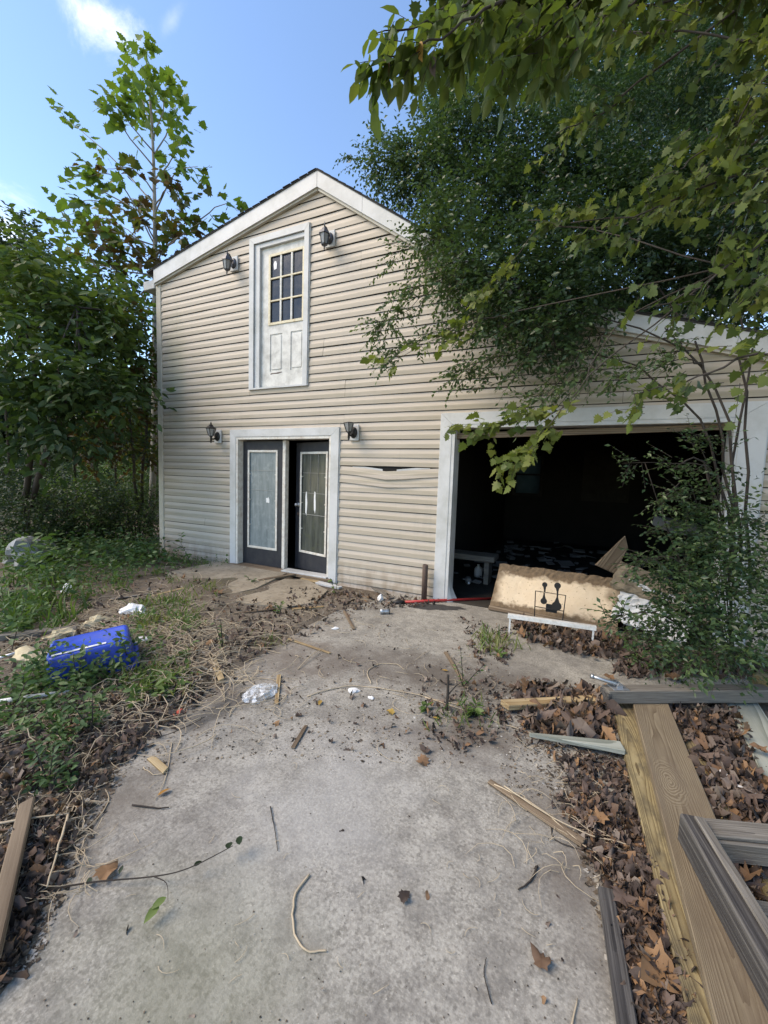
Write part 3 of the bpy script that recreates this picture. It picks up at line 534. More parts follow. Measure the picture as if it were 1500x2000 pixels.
# interior shell (one dark room behind the openings)
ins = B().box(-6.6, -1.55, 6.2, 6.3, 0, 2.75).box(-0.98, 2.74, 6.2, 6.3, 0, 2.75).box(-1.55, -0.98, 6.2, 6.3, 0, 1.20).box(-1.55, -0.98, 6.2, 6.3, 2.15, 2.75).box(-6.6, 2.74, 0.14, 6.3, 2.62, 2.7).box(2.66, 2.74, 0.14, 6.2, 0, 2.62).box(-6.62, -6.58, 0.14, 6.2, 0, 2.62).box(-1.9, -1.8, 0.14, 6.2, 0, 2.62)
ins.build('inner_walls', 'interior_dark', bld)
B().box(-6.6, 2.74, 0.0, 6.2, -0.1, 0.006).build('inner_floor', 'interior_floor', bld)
for x0, x1, z0, z1, mt in ((-1.55, -0.98, 1.20, 2.15, 'dusty_glass'), (0.05, 0.90, 1.15, 2.22, 'interior_floor')):
    w = B()
    for a in ((x0-0.07, x0, z0-0.07, z1+0.07), (x1, x1+0.07, z0-0.07, z1+0.07), (x0, x1, z1, z1+0.07), (x0, x1, z0-0.07, z0), (x0, x1, (z0+z1)/2-0.02, (z0+z1)/2+0.02)): w.box(a[0], a[1], 6.13, 6.198, a[2], a[3])
    wo_ = w.build('window', 'interior_floor', bld); B().box(x0+0.001, x1-0.001, 6.165, 6.185, z0+0.001, z1-0.001).build('pane', mt, wo_)
# garage casing
def casing(x0, x1, z0, z1, wl, wr, wtop, y0, y1, name, bottom=0.0, lip=True):
    e = 0.0015
    L = B().prism([(x0, z0), (x0+wl, z0), (x0+wl, z1-wtop-e), (x0, z1-e)], y0, y1).build(name, 'white_trim', bld)
    B().prism([(x0+e, z1), (x0+wl+e, z1-wtop), (x1-wr-e, z1-wtop), (x1-e, z1)], y0, y1).build(name, 'white_trim', bld)
    Rr = B().prism([(x1-wr, z0), (x1, z0), (x1, z1-e), (x1-wr, z1-wtop-e)], y0, y1).build(name, 'white_trim', bld)
    if bottom: B().box(x0+wl+e, x1-wr-e, y0, y1, z0, z0+bottom).build(name, 'white_trim', bld)
    if lip:
        for a, b2 in ((x0-0.014, x0-0.001), (x1+0.001, x1+0.014)): B().box(a, b2, y0+0.012, -0.001, z0, z1, 0.002).build('side_channel', 'white_trim', bld)
casing(-1.573, 1.432, -0.02, 2.28, 0.132, 0.192, 0.135, -0.040, 0.0, 'garage_casing')
b = B().box(-1.4415, -1.40, -0.034, 0.18, -0.02, 2.10, 0.002).box(1.20, 1.2405, -0.034, 0.18, -0.02, 2.10, 0.002).box(-1.44, 1.24, -0.034, 0.18, 2.102, 2.1445, 0.002); b.build('garage_jamb', 'white_trim', bld)
B().prism([(-1.40, 1.985), (1.2, 2.045), (1.2, 2.10), (-1.40, 2.05)], 0.05, 0.09).build('door_stop', 'brown_wood', bld)
cu = B(); cv = []                                     # sheet metal peeled off the foot of the jamb
for i in range(9):
    z = 0.30*i/8; o_ = 0.10*(1-i/8)**1.8; cv += [(-1.398, -0.036-o_*0.15, z), (-1.396+o_*0.55, -0.02+o_*0.2, z), (-1.394+o_*1.0, 0.05+o_*0.2, z+0.01)]
cu.add(cv, [(i*3+j, i*3+j+1, i*3+j+4, i*3+j+3) for i in range(8) for j in range(2)]); cu.build('peeled_flashing', 'white_trim', bld)
# french doors
casing(-5.012, -3.012, -0.02, 2.152, 0.12, 0.125, 0.11, -0.038, 0.0, 'door_casing')
B().box(-4.8935, -4.855, -0.03, 0.16, 0.0, 2.04, 0.002).box(-3.17, -3.1335, -0.03, 0.16, 0.0, 2.04, 0.002).box(-4.855, -3.17, -0.03, 0.16, 2.0, 2.04, 0.002).build('door_jamb', 'flaked_white', bld)
B().box(-4.95, -3.07, -0.09, 0.12, 0.012, 0.05, 0.004).build('threshold', 'brown_wood', bld)
B().box(-3.95, -3.15, -0.07, 0.10, 0.0505, 0.072, 0.003).build('sill_strip', 'white_trim', bld)
def door_leaf(W_, H_, hinge, ang, flip, pane, rag):
    M = Matrix.Translation(Vector(hinge)) @ Matrix.Rotation(ang, 4, 'Z'); d = bpy.data.objects.new('french_door', None)
    sx = 0.115; zt, zbm = H_-0.15, 0.27; s = -1 if flip else 1
    def X2(a, b2): return (a, b2) if s > 0 else (-b2, -a)
    b = B()
    for a, b2, c2, d2 in ((0, sx, 0, H_), (W_-sx, W_, 0, H_), (sx, W_-sx, zt, H_), (sx, W_-sx, 0, zbm)): b.box(*X2(a, b2), 0, 0.044, c2, d2)
    d = b.build('french_door', 'charcoal_paint', bld); d.matrix_world = M
    fr = B(); e = 0.0
    for a, b2, c2, d2 in ((sx-0.012, sx+0.022, zbm-0.012, zt+0.012), (W_-sx-0.022, W_-sx+0.012, zbm-0.012, zt+0.012), (sx+0.022, W_-sx-0.022, zt-0.022, zt+0.012), (sx+0.022, W_-sx-0.022, zbm-0.012, zbm+0.022)): fr.box(*X2(a, b2), -0.013, -0.0005, c2, d2, 0.003)
    fr.build('glazing_frame', 'flaked_white', d)
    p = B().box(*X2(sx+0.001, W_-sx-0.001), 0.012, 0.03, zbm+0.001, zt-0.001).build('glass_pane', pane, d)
    cl = B()
    for i in range(1, 4):
        z = zbm+(zt-zbm)*i/4+0.02*(i-2)
        for xx in (sx+0.024, W_-sx-0.024): cl.box(*X2(xx-0.012, xx+0.012), -0.014, 0.011, z-0.006, z+0.006)
    cl.build('grille_clip', 'flaked_white', d)
    g = B()
    for i in (1, 2): 
        z = zbm+(zt-zbm)*(1-0.2*i); g.box(*X2(sx+0.03, W_-sx-0.03), 0.006, 0.0115, z-0.002, z+0.002)
    if rag: 
        for xx in (0.35, 0.65): g.box(*X2(sx+(W_-2*sx)*xx-0.0015, sx+(W_-2*sx)*xx+0.0015), 0.006, 0.0115, zbm+(zt-zbm)*0.62, zt-0.02)
        z = zbm+(zt-zbm)*0.385; g.box(*X2(sx+0.03, W_-sx-0.03), 0.006, 0.0115, z-0.003, z+0.003)
    tag(g.build('grille_trace', 'frosted_glass', d), kind='stuff')
    def patch(cx, cz, w, h, nm, seed):
        r = random.Random(seed); n = 14; pl = []
        for i in range(n):
            a = 2*math.pi*i/n; q = 0.75+0.4*r.random(); pl.append(((cx+w*q*math.copysign(abs(math.cos(a))**0.7, math.cos(a))), cz+h*q*math.copysign(abs(math.sin(a))**0.7, math.sin(a))))
        if s < 0: pl = [(-x, z) for x, z in pl]
        B().prism(pl, 0.009, 0.0118).build(nm, 'white_plastic', d)
    if rag: patch(W_*0.30+0.06+0.27, zbm+(zt-zbm)*0.50, 0.022, 0.17, 'paint_smear', 3); patch(W_*0.30+0.06+0.08, zbm+(zt-zbm)*0.51, 0.020, 0.15, 'paint_smear', 5)
    else: patch(W_*0.62, zbm+(zt-zbm)*0.50, 0.035, 0.045, 'sticker', 9)
    if rag:
        for z, rr in ((0.98, 0.032), (0.84, 0.026)):
            kx = W_-0.062
            kn = B().lathe([(rr, 0), (rr*0.95, 0.012), (rr*0.45, 0.016), (rr*0.45, 0.03), (rr*0.8, 0.045), (rr*0.75, 0.06), (rr*0.3, 0.066)] if z > 0.9 else [(rr, 0), (rr*0.9, 0.008), (rr*0.5, 0.0085), (rr*0.5, 0.004)], 14)
            kn.v = [(x+(-kx), -h, y+z) for x, y, h in kn.v]; kn.build('door_knob' if z > 0.9 else 'deadbolt', 'galvanised' if z > 0.9 else 'rusty_steel', d, True)
    return d
door_leaf(0.80, 1.93, (-4.853, 0.085, 0.055), 0.0, False, 'milky_pane', False)
B().box(-4.05, -3.995, 0.06, 0.14, 0.055, 1.99, 0.004).build('astragal', 'flaked_white', bld)
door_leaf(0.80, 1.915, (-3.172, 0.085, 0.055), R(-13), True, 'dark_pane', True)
# upper door
casing(-4.622, -3.556, 2.735, 4.89, 0.085, 0.075, 0.085, -0.045, 0.0, 'upper_casing', bottom=0.022)
b = B()
for a in ((-4.535, -4.44, 2.76, 4.80), (-3.63, -3.6325, 2.76, 4.80)): b.box(a[0], max(a[1], a[0]+0.02), -0.020, 0.03, a[2], a[3], 0.004)
b.box(-4.44, -3.634, -0.020, 0.03, 4.738, 4.80, 0.004); b.build('upper_jamb', 'white_trim', bld)
ud = B(); x0, x1, z0, z1 = -4.438, -3.634, 2.762, 4.737; wx0, wx1, wz0, wz1 = -4.272, -3.690, 3.675, 4.605
for a in ((x0, wx0, z0, z1), (wx1, x1, z0, z1), (wx0, wx1, wz1, z1), (wx0, wx1, 3.52, wz0), (wx0, wx1, z0, 2.985), (-4.045, -3.895, 2.985, 3.52)): ud.box(a[0], a[1], 0.020, 0.06, a[2], a[3])
ud.box(wx0, wx1, 0.032, 0.06, 2.985, 3.52)
ud = ud.build('upper_door', 'white_door', bld)
for a, b2 in ((-4.25, -4.062), (-3.878, -3.70)): B().box(a, b2, 0.022, 0.040, 3.012, 3.498, 0.010).build('raised_panel', 'white_door', ud)
f = B()
for a in ((wx0-0.03, wx0+0.008, wz0-0.03, wz1+0.03), (wx1-0.008, wx1+0.03, wz0-0.03, wz1+0.03), (wx0+0.008, wx1-0.008, wz1-0.008, wz1+0.03), (wx0+0.008, wx1-0.008, wz0-0.03, wz0+0.008)): f.box(a[0], a[1], 0.008, 0.0198, a[2], a[3], 0.003)
f.build('glazing_frame', 'yellowed_paint', ud)
pw, ph = (wx1-wx0)/3, (wz1-wz0)/3
mn = B()
for i in (1, 2): mn.box(wx0+pw*i-0.017, wx0+pw*i+0.017, 0.010, 0.030, wz0+0.008, wz1-0.008, 0.004)
mn.build('upright_bar', 'white_door', ud)
mn = B()
for i in (1, 2): mn.box(wx0+0.008, wx1-0.008, 0.0085, 0.029, wz0+ph*i-0.012, wz0+ph*i+0.012, 0.004)
mn.build('cross_bar', 'yellowed_paint', ud)
for i in range(3):
    for j in range(3): B().box(wx0+pw*i+0.002, wx0+pw*(i+1)-0.002, 0.031, 0.036, wz0+ph*j+0.002, wz0+ph*(j+1)-0.002).build('window_pane', 'black_pane', ud)
B().prism([(-4.225, 4.50), (-4.205, 4.54), (-4.18, 4.535), (-4.165, 4.50), (-4.17, 4.43), (-4.215, 4.42)], 0.027, 0.0305).build('sticker', 'white_plastic', ud)
rs = B().prism([(-4.26, 2.945), (-4.20, 2.955), (-4.12, 2.95), (-4.04, 2.965), (-4.05, 2.975), (-4.15, 2.968), (-4.25, 2.965)], 0.0185, 0.0199).build('rust_patch', 'rusty_steel', ud)
# ------------------------------------------------------------------ wall lanterns
def lantern(x, z, kind, label, tilt=0.0, cap=True):
    t = thing('wall_lantern', label, 'lantern', (x, -0.022, z), 'wall lanterns beside the doors')
    b = B().box(-0.075, 0.075, -0.026, 0.0, -0.105, 0.105, 0.008); b.build('mounting_block', 'white_trim', t)
    mt = 'lantern_pewter' if kind == 'down' else 'lantern_black'
    bp = B().lathe([(0.055, 0.0), (0.055, 0.008), (0.045, 0.022), (0.02, 0.03)], 16); bp.v = [(q[0], -0.026-q[2], q[1]*1.35) for q in bp.v]; bp.build('backplate', mt, t, True)
    M = Matrix.Translation((0, -0.15, 0)) @ Matrix.Rotation(tilt, 4, 'Y') @ Matrix.Rotation(tilt*0.6, 4, 'X')
    n = 6
    def hexp(prof, nm, mat, sm=False):
        q = B().lathe(prof, n); q.v = [tuple(M @ Vector(v)) for v in q.v]; return q.build(nm, mat, t, sm)
    if kind == 'down':
        ar = B().tube([(0, -0.05, 0.02), (0, -0.075, 0.06), (0, -0.11, 0.095), (0, -0.145, 0.09), (0, -0.15, 0.06)], [0.011, 0.010, 0.009, 0.009, 0.008], 8); ar.tube([(0, -0.15, 0.085), (0, -0.15, 0.12), (0, -0.15, 0.15)], [0.010, 0.006, 0.002], 6); ar.build('arm', mt, t, True)
        hexp([(0.015, 0.075), (0.028, 0.065), (0.045, 0.035), (0.058, 0.028), (0.072, 0.0), (0.078, -0.012), (0.062, -0.012)], 'cap', mt)
        hexp([(0.060, -0.013), (0.040, -0.125), (0.03, -0.135)], 'glass', 'frosted_glass')
        cg = B()
        for i in range(6):
            a = i*math.pi/3; cg.tube([M @ Vector((0.064*math.cos(a), 0.064*math.sin(a), -0.012)), M @ Vector((0.043*math.cos(a), 0.043*math.sin(a), -0.13))], 0.005, 5)
        cg.build('cage', mt, t)
        hexp([(0.044, -0.128), (0.040, -0.14), (0.018, -0.155), (0.010, -0.165), (0.012, -0.178), (0.003, -0.20)], 'finial', mt)
    else:
        ar = B().tube([(0, -0.05, -0.02), (0, -0.09, -0.045), (0, -0.13, -0.05), (0, -0.15, -0.03)], [0.012, 0.011, 0.010, 0.010], 8); ar.lathe([(0.004, -0.115), (0.012, -0.105), (0.009, -0.095), (0.016, -0.085), (0.014, -0.03), (0.020, -0.02), (0.032, 0.0)], 10, (0, -0.15, 0)); ar.build('arm', mt, t, True)
        hexp([(0.034, 0.001), (0.068, 0.105), (0.060, 0.106)], 'glass', 'frosted_glass'); cg = B()
        for i in range(6):
            a = i*math.pi/3; cg.tube([M @ Vector((0.036*math.cos(a), 0.036*math.sin(a), 0.0)), M @ Vector((0.071*math.cos(a), 0.071*math.sin(a), 0.108))], 0.0055, 5)
            a2 = a+math.pi/3; cg.tube([M @ Vector((0.071*math.cos(a), 0.071*math.sin(a), 0.108)), M @ Vector((0.071*math.cos(a2), 0.071*math.sin(a2), 0.108))], 0.005, 5)
        cg.build('cage', mt, t)
        if cap: hexp([(0.080, 0.109), (0.082, 0.117), (0.045, 0.145), (0.030, 0.155), (0.034, 0.163), (0.012, 0.178), (0.014, 0.19), (0.003, 0.215)], 'cap', mt)
    return t
lantern(-4.925, 4.605, 'down', 'pewter hanging lantern, tilted, left of the upper door', R(7))
lantern(-3.215, 4.60, 'down', 'pewter hanging lantern right of the upper door, under the gable')
lantern(-5.27, 2.05, 'up', 'black flared lantern with pointed cap left of the french doors')
lantern(-2.775, 2.07, 'up', 'capless black flared lantern between french doors and garage', R(-6), False)
# ================================================================== THINGS ON THE GROUND
# rusty bollard, red pole, tin can
bp = gp(828, 1172); t = thing('steel_bollard', 'rusty brown steel pipe bollard standing beside the garage opening', 'bollard', (bp.x, bp.y, 0))
b = B(); n = 20
b.lathe([(0.034, -0.02), (0.034, 0.44), (0.030, 0.445), (0.026, 0.44), (0.026, 0.36)], n); b.build('pipe', 'rusty_steel', t, True)
a, e = gp(790, 1176, 0.02), gp(962, 1169, 0.02); d = (e-a).normalized()
t = thing('red_pole', 'thin red painted pole with black grip lying before the garage', 'pole')
B().tube([a, a.lerp(e, 0.35)+V(0,0,0.004), e], 0.016, 10).build('shaft', 'red_paint', t, True)
B().tube([a-d*0.14+V(0,0,0.004), a-d*0.06, a-d*0.003], [0.018, 0.028, 0.022], 10).build('grip', 'black_plastic', t, True)
c0 = gp(751, 1199); t = thing('tin_can', 'small crushed grey tin can lying on the concrete', 'can', (c0.x, c0.y, 0.03)); t.rotation_euler = (0, 0, R(35))
b = B().lathe([(0.026, -0.05), (0.030, -0.048), (0.029, -0.02), (0.026, 0.0), (0.029, 0.02), (0.030, 0.048), (0.026, 0.05)], 14); b.v = [(z, x, y*(0.85 if x > 0 else 1)) for x, y, z in b.v]; b.build('can_body', 'galvanised', t, True)
b = B().lathe([(0.0265, 0.0), (0.0265, 0.004), (0.02, 0.002)], 14); b.v = [(z+0.052, x, y) for x, y, z in b.v]; b.build('lid', 'black_plastic', t)
# stained board leaning in the garage mouth
p0, p1 = Vector((-0.883, -0.085, 0.02)), Vector((0.408, -0.175, 0.02)); q0 = Vector((-0.86, 0.33, 0.475))
x = (p1-p0).normalized(); zt_ = (q0-p0); zt_ = (zt_-x*zt_.dot(x)).normalized(); nrm = x.cross(zt_)
t = thing('leaning_board', 'stained tan upholstered board with rotted top edge leaning in the garage mouth', 'board', p0)
MX = Matrix(((x.x, zt_.x, nrm.x, p0.x), (x.y, zt_.y, nrm.y, p0.y), (x.z, zt_.z, nrm.z, p0.z), (0,0,0,1)))
t.matrix_world = MX
b = B(); nx2, ny2 = 40, 18; vs = []
for j in range(ny2+1):
    for i in range(nx2+1):
        xx, yy = 1.294*i/nx2, 0.045+0.565*j/ny2; top = j == ny2
        yy += (0.004*random.random()-0.012*(random.random() < 0.1)) if top else 0
        zz = 0.005*math.sin(i*0.5)+0.004*math.sin(j*0.9+i*0.3)+(0.035*(j-ny2+3)/3 if j > ny2-3 else 0)+0.003*random.random()
        vs.append((xx, yy, zz-0.012*(j > ny2-3)*random.random()))
b.add(vs, [(j*(nx2+1)+i, j*(nx2+1)+i+1, (j+1)*(nx2+1)+i+1, (j+1)*(nx2+1)+i) for j in range(ny2) for i in range(nx2)])
b.box(0.004, 1.290, 0.05, 0.585, -0.075, -0.012)
b.build('panel', 'tan_board', t)
B().box(-0.006, 1.30, -0.012, 0.044, -0.08, 0.012, 0.005).build('bottom_rail', 'brown_wood', t)
# reactive steel shooting target in front of it
t = thing('spinner_target', 'black wire spinner target with four round paddles before the tan board', 'target')
Yt = -0.27
def tp(u, v, Yp=Yt):
    d = ray(u, v); q = CAM+d*((Yp-CAM[1])/d[1]); return Vector(q)
g1, g2 = tp(1043, 1219), tp(1097, 1226); g1.z = g2.z = 0.003
tl, tr = tp(1046, 1154), tp(1105, 1163)
b = B().tube([g1, tl, tr, g2], 0.006, 8).tube([g1.lerp(tl, 0.52), g2.lerp(tr, 0.52)], 0.005, 8); b.build('wire_frame', 'black_plastic', t)
def paddle(cu, cv, hu, hv, rr):
    c1, h1 = tp(cu, cv), tp(hu, hv); up = (h1-c1); L = up.length; up.normalize(); sd_ = Vector((1, 0, 0)); sd_ = (sd_-up*sd_.dot(up)).normalized()
    pl = [(rr*math.cos(a), rr*math.sin(a)) for a in np.linspace(math.pi*0.5+0.55, math.pi*2.5-0.55, 18)]+[(0.008, L*0.75), (0.008, L), (-0.008, L), (-0.008, L*0.75)]
    b = B().prism(pl, -0.005, 0.005); b.v = [tuple(c1+sd_*q[0]+up*q[2]+Vector((0, q[1], 0))) for q in b.v]; b.build('paddle', 'black_plastic', t)
paddle(1064, 1142, 1064, 1157, 0.026); paddle(1089, 1144, 1089, 1160, 0.032); paddle(1062, 1174, 1063, 1158, 0.032); paddle(1087, 1184, 1089, 1161, 0.048)
c1 = tp(1077, 1189, Yt+0.02); B().box(c1.x-0.055, c1.x+0.055, c1.y, c1.y+0.008, c1.z-0.04, c1.z+0.045).build('base_plate', 'black_plastic', t)
# low white bracket
a, e = gp(993, 1236), gp(1158, 1262); hh = 0.195
t = thing('white_bracket', 'low white metal bracket standing on two legs before the target', 'bracket', a)
d = (e-a); L = d.length; t.rotation_euler = (0, 0, math.atan2(d.y, d.x))
B().box(-0.015, L+0.015, -0.02, 0.02, hh-0.006, hh, 0.001).box(-0.015, L+0.015, -0.024, -0.0202, hh-0.04, hh, 0.001).build('rail', 'white_metal', t)
for xx in (0.0, L-0.016): B().box(xx, xx+0.016, -0.016, -0.010, 0.0, hh-0.0065, 0.001).build('leg', 'white_metal', t)
# tumbled cushions and sheet by the shrub
def slabthing(name, label, cat, cpx, size, rot, mat, z, nx=14, ny=8, wav=0.012, Yp=None):
    t = link(name, None); b = B()
    g = gp(*cpx) if Yp is None else tp(*cpx, Yp); w, h, th = size; vs = []
    for s in (1, -1):
        for j in range(ny+1):
            for i in range(nx+1):
                xx, yy = -w/2+w*i/nx, -h/2+h*j/ny; e_ = min(i, nx-i, 1)*min(j, ny-j, 1)
                vs.append((xx+wav*random.uniform(-1, 1), yy+wav*random.uniform(-1, 1), s*th/2*(1 if e_ else 0.75)+wav*random.uniform(-1, 1)))
    m1 = (nx+1)*(ny+1); f = lambda i, j: j*(nx+1)+i
    fs = [(f(i, j), f(i+1, j), f(i+1, j+1), f(i, j+1)) for j in range(ny) for i in range(nx)]; fs += [tuple(m1+k for k in q[::-1]) for q in fs]
    rim = [f(i, 0) for i in range(nx)]+[f(nx, j) for j in range(ny)]+[f(i, ny) for i in range(nx, 0, -1)]+[f(0, j) for j in range(ny, 0, -1)]
    fs += [(rim[k], rim[k-1], rim[k-1]+m1, rim[k]+m1) for k in range(len(rim))]
    b.add(vs, fs); bpy.data.objects.remove(t); o = b.build(name, mat, None, False); o.location = (g.x, g.y, (z if Yp is None else g.z)); o.rotation_euler = rot; return tag(o, label, cat)
simple('mould_foam', (0.24, 0.195, 0.135), 0.95, 0.3, 10, dirt=(0.06, 0.05, 0.04), dirt_amt=0.8, dscale=8, bump=0.6)
slabthing('sofa_cushion', 'mouldy tan foam cushion tilted behind the leaning board', 'cushion', (1290, 1155), (0.85, 0.34, 0.07), (R(38), R(16), R(-8)), 'mould_foam', 0.36, Yp=0.05)
slabthing('crumpled_sheet', 'dirty white sheet crumpled below the foam cushion by the shrub', 'sheet', (1275, 1195), (0.62, 0.42, 0.03), (R(62), R(14), R(-12)), 'white_cloth', 0.2, 18, 12, 0.02, Yp=-0.10)
board('splintered_plank', tp(1180, 1112, 0.3), tp(1222, 1058, 0.45), 0.22, 0.03, 'brown_wood', 'splintered brown plank poking up behind the leaning board', 'plank', roll=R(70), taper=0.45, skew=0.4)
# garage clutter
t = thing('bench', 'grey wooden bench inside the garage by the left jamb', 'bench')
B().box(-2.55, -1.05, 1.0, 1.35, 0.34, 0.42, 0.008).build('seat', 'grey_wood', t); 
for xx in (-1.2, -2.4): B().box(xx, xx+0.07, 1.05, 1.30, 0.0, 0.338, 0.004).build('leg', 'grey_wood', t)
def jug(p, r_, h, name, label, mat, lay=False, cap='white_plastic'):
    t = thing(name, label, 'bottle', p); M = Matrix.Rotation(R(90), 4, 'X') @ Matrix.Rotation(0.3, 4, 'Y') if lay else Matrix.Identity(4)
    B().lathe([(r_*0.9, 0), (r_, h*0.06), (r_, h*0.62), (r_*0.75, h*0.76), (r_*0.3, h*0.88), (r_*0.3, h*0.93)], 14, M=M).build('bottle_body', mat, t, True)
    B().lathe([(r_*0.34, h*0.931), (r_*0.34, h), (r_*0.3, h*1.005)], 10, M=M).build('cap', cap, t); return t
q = gp(932, 1128); jug((q.x, q.y+0.05, 0.006), 0.065, 0.19, 'plastic_jug', 'white plastic jug standing inside the garage near the bench', 'white_cloth')
q = gp(918, 1138); jug((q.x-0.04, q.y+0.02, 0.05), 0.045, 0.26, 'drink_bottle', 'clear plastic bottle lying on the garage floor', 'frosted_glass', True)
lit = B()
for i in range(170):
    xx, yy = random.uniform(-1.7, 2.4), random.uniform(0.9, 5.6); s_ = random.uniform(0.03, 0.13); M = Matrix.Translation((xx, yy, 0.02+random.random()*0.07)) @ Matrix.Rotation(random.random()*6, 4, 'Z') @ Matrix.Rotation(random.uniform(-.4, .4), 4, 'X')
    lit.box(-s_, s_, -s_*0.6, s_*0.6, -0.004, 0.004+random.random()*0.03, 0, M)
simple('trash_dim', (0.16, 0.155, 0.15), 0.8, 0.5, 2)
tag(lit.build('garage_rubbish', 'trash_dim'), 'scattered paper and rubbish across the dark garage floor', 'rubbish', kind='stuff')
slabthing('scrap_box', 'pale tipped box edge inside the garage at the right', 'box', (1330, 1030), (0.5, 0.3, 0.16), (R(8), R(10), R(20)), 'trash_dim', 0.3, 4, 3, 0.006, Yp=1.2)
# ------------------------------------------------------------------ timber pile on the right
def line(u0, v0, u1, v1, z=0.0, z1=None): return gp(u0, v0, z), gp(u1, v1, z if z1 is None else z1)
board('treated_plank', (0.339, -1.60, 0.002), (0.455, -3.95, 0.002), 0.14, 0.038, 'treated_pine', 'yellowish treated plank, lower of two, running toward the camera', 'plank')
board('treated_plank', (0.495, -1.52, 0.041), (0.53, -4.0, 0.041), 0.212, 0.038, 'treated_pine_brown', 'wide brown treated plank with swirling knots lying on the yellowish plank', 'plank')
board('broken_plank', (0.66, -1.98, 0.01), (0.715, -2.95, 0.0), 0.075, 0.035, 'treated_pine', 'narrow broken yellow-green plank beside the wide knotted plank', 'plank', skew=0.6)
board('pale_plank', (1.08, -1.12, 0.03), (0.985, -2.9, 0.0), 0.19, 0.036, 'green_wood', 'pale grey-green plank at the right edge under the grey post', 'plank')
t = thing('gate_post', 'weathered grey timber post with metal hinge lying across the planks', 'post')
pa, pb = gp(1180, 1368, 0.081), gp(1560, 1366, 0.081); pb.z = 0.081
o = board('timber', pa, pb, 0.09, 0.088, 'grey_wood', parent=t, ch=0.005); M0 = o.matrix_world.copy()
def loc2(x_, y_, z_): return M0 @ Vector((x_, y_, z_))
b = B().box(0.035, 0.14, -0.040, 0.042, 0.0885, 0.094, 0.001, M0); b.build('hinge_plate', 'galvanised', t)
b = B()
for s in (-1, 1):
    cc = [(0.09+0.020*math.cos(a), 0.105+0.020*math.sin(a)) for a in np.linspace(-0.3, math.pi+0.3, 10)]
    bb = B().prism([(0.112, 0.0945), *cc, (0.068, 0.0945)], -0.005, 0.005); bb.v = [tuple(M0 @ Vector((q[0], q[1]+s*0.014, q[2]))) for q in bb.v]; b.add(bb.v, bb.f)
b.build('hinge_lug', 'galvanised', t)
b = B().tube([loc2(0.09, 0, 0.112), loc2(0.02, 0.012, 0.125), loc2(-0.075, 0.03, 0.150)], [0.014, 0.0125, 0.0125], 10).tube([loc2(-0.072, 0.0295, 0.1495), loc2(-0.085, 0.032, 0.153)], 0.016, 10); b.build('hinge_pin', 'galvanised', t, True)
b = B().box(-0.006, 0.022, -0.0475, 0.0475, -0.045, 0.07, 0.003, M0); b.build('end_cap', 'black_wood', t)
t = thing('timber_frame', 'weathered dark timber frame of joined beams in the bottom right corner', 'frame')
board('side_beam', (0.476, -2.872, 0.080), (0.66, -3.80, 0.080), 0.075, 0.118, 'black_wood', parent=t, ch=0.006)
board('top_strip', (0.500, -2.885, 0.1985), (0.688, -3.80, 0.1985), 0.036, 0.012, 'grey_wood', parent=t)
board('cross_rail', (0.525, -2.915, 0.082), (1.30, -2.62, 0.082), 0.06, 0.085, 'grey_wood', parent=t, ch=0.006)
board('rail_cap', (0.520, -2.894, 0.1675), (1.29, -2.594, 0.1675), 0.085, 0.018, 'grey_wood', parent=t, ch=0.004)
board('lower_rail', (0.605, -3.10, 0.05), (1.1, -2.95, 0.05), 0.05, 0.05, 'grey_wood', parent=t)
for i, (x_, y_) in enumerate(((0.70, -2.93), (0.78, -2.90))):
    t = B().tube([(x_, y_, 0.06), (x_+0.02, y_-0.13, 0.055), (x_+0.05, y_-0.30, 0.05)], [0.028, 0.030, 0.027], 10).build('round_stake', 'treated_pine', None, True); tag(t, ('mossy round stake nearest the dark beam, under the cross rail', 'split round stake farther right under the cross rail')[i], 'stake')
board('yellow_timber', gp(1478, 1350, 0.10), gp(1640, 1345, 0.12), 0.12, 0.11, 'treated_pine', 'yellow timber end jutting in at the right edge above the post', 'timber', roll=0.2)
p, q = line(985, 1382, 1170, 1372, 0.03); board('short_board', p, q, 0.075, 0.036, 'raw_wood', 'short pale yellow board lying left of the grey post', 'board', skew=0.5, ch=0.003)
p, q = line(1034, 1438, 1216, 1466, 0.035); board('pointed_stake', q, p, 0.085, 0.03, 'green_wood', 'pale grey pointed stake half buried in dead leaves', 'stake', taper=0.15)
p, q = line(1182, 1745, 1230, 2050, 0.004); board('grey_batten', p, q, 0.052, 0.028, 'black_wood', 'dark weathered batten lying on concrete at bottom right', 'board', skew=0.2)
p, q = line(955, 1528, 1140, 1650, 0.008); board('brown_lath', p, q, 0.03, 0.012, 'brown_wood', 'thin brown lath among dead vines right of centre', 'lath', taper=1.5, ch=0.002)
p, q = line(55, 1570, -20, 1880, 0.065); board('split_log', p, q, 0.05, 0.022, 'brown_wood', 'split brown timber slat on the leaves at the left edge', 'timber', roll=0.15, taper=1.1, skew=0.5)
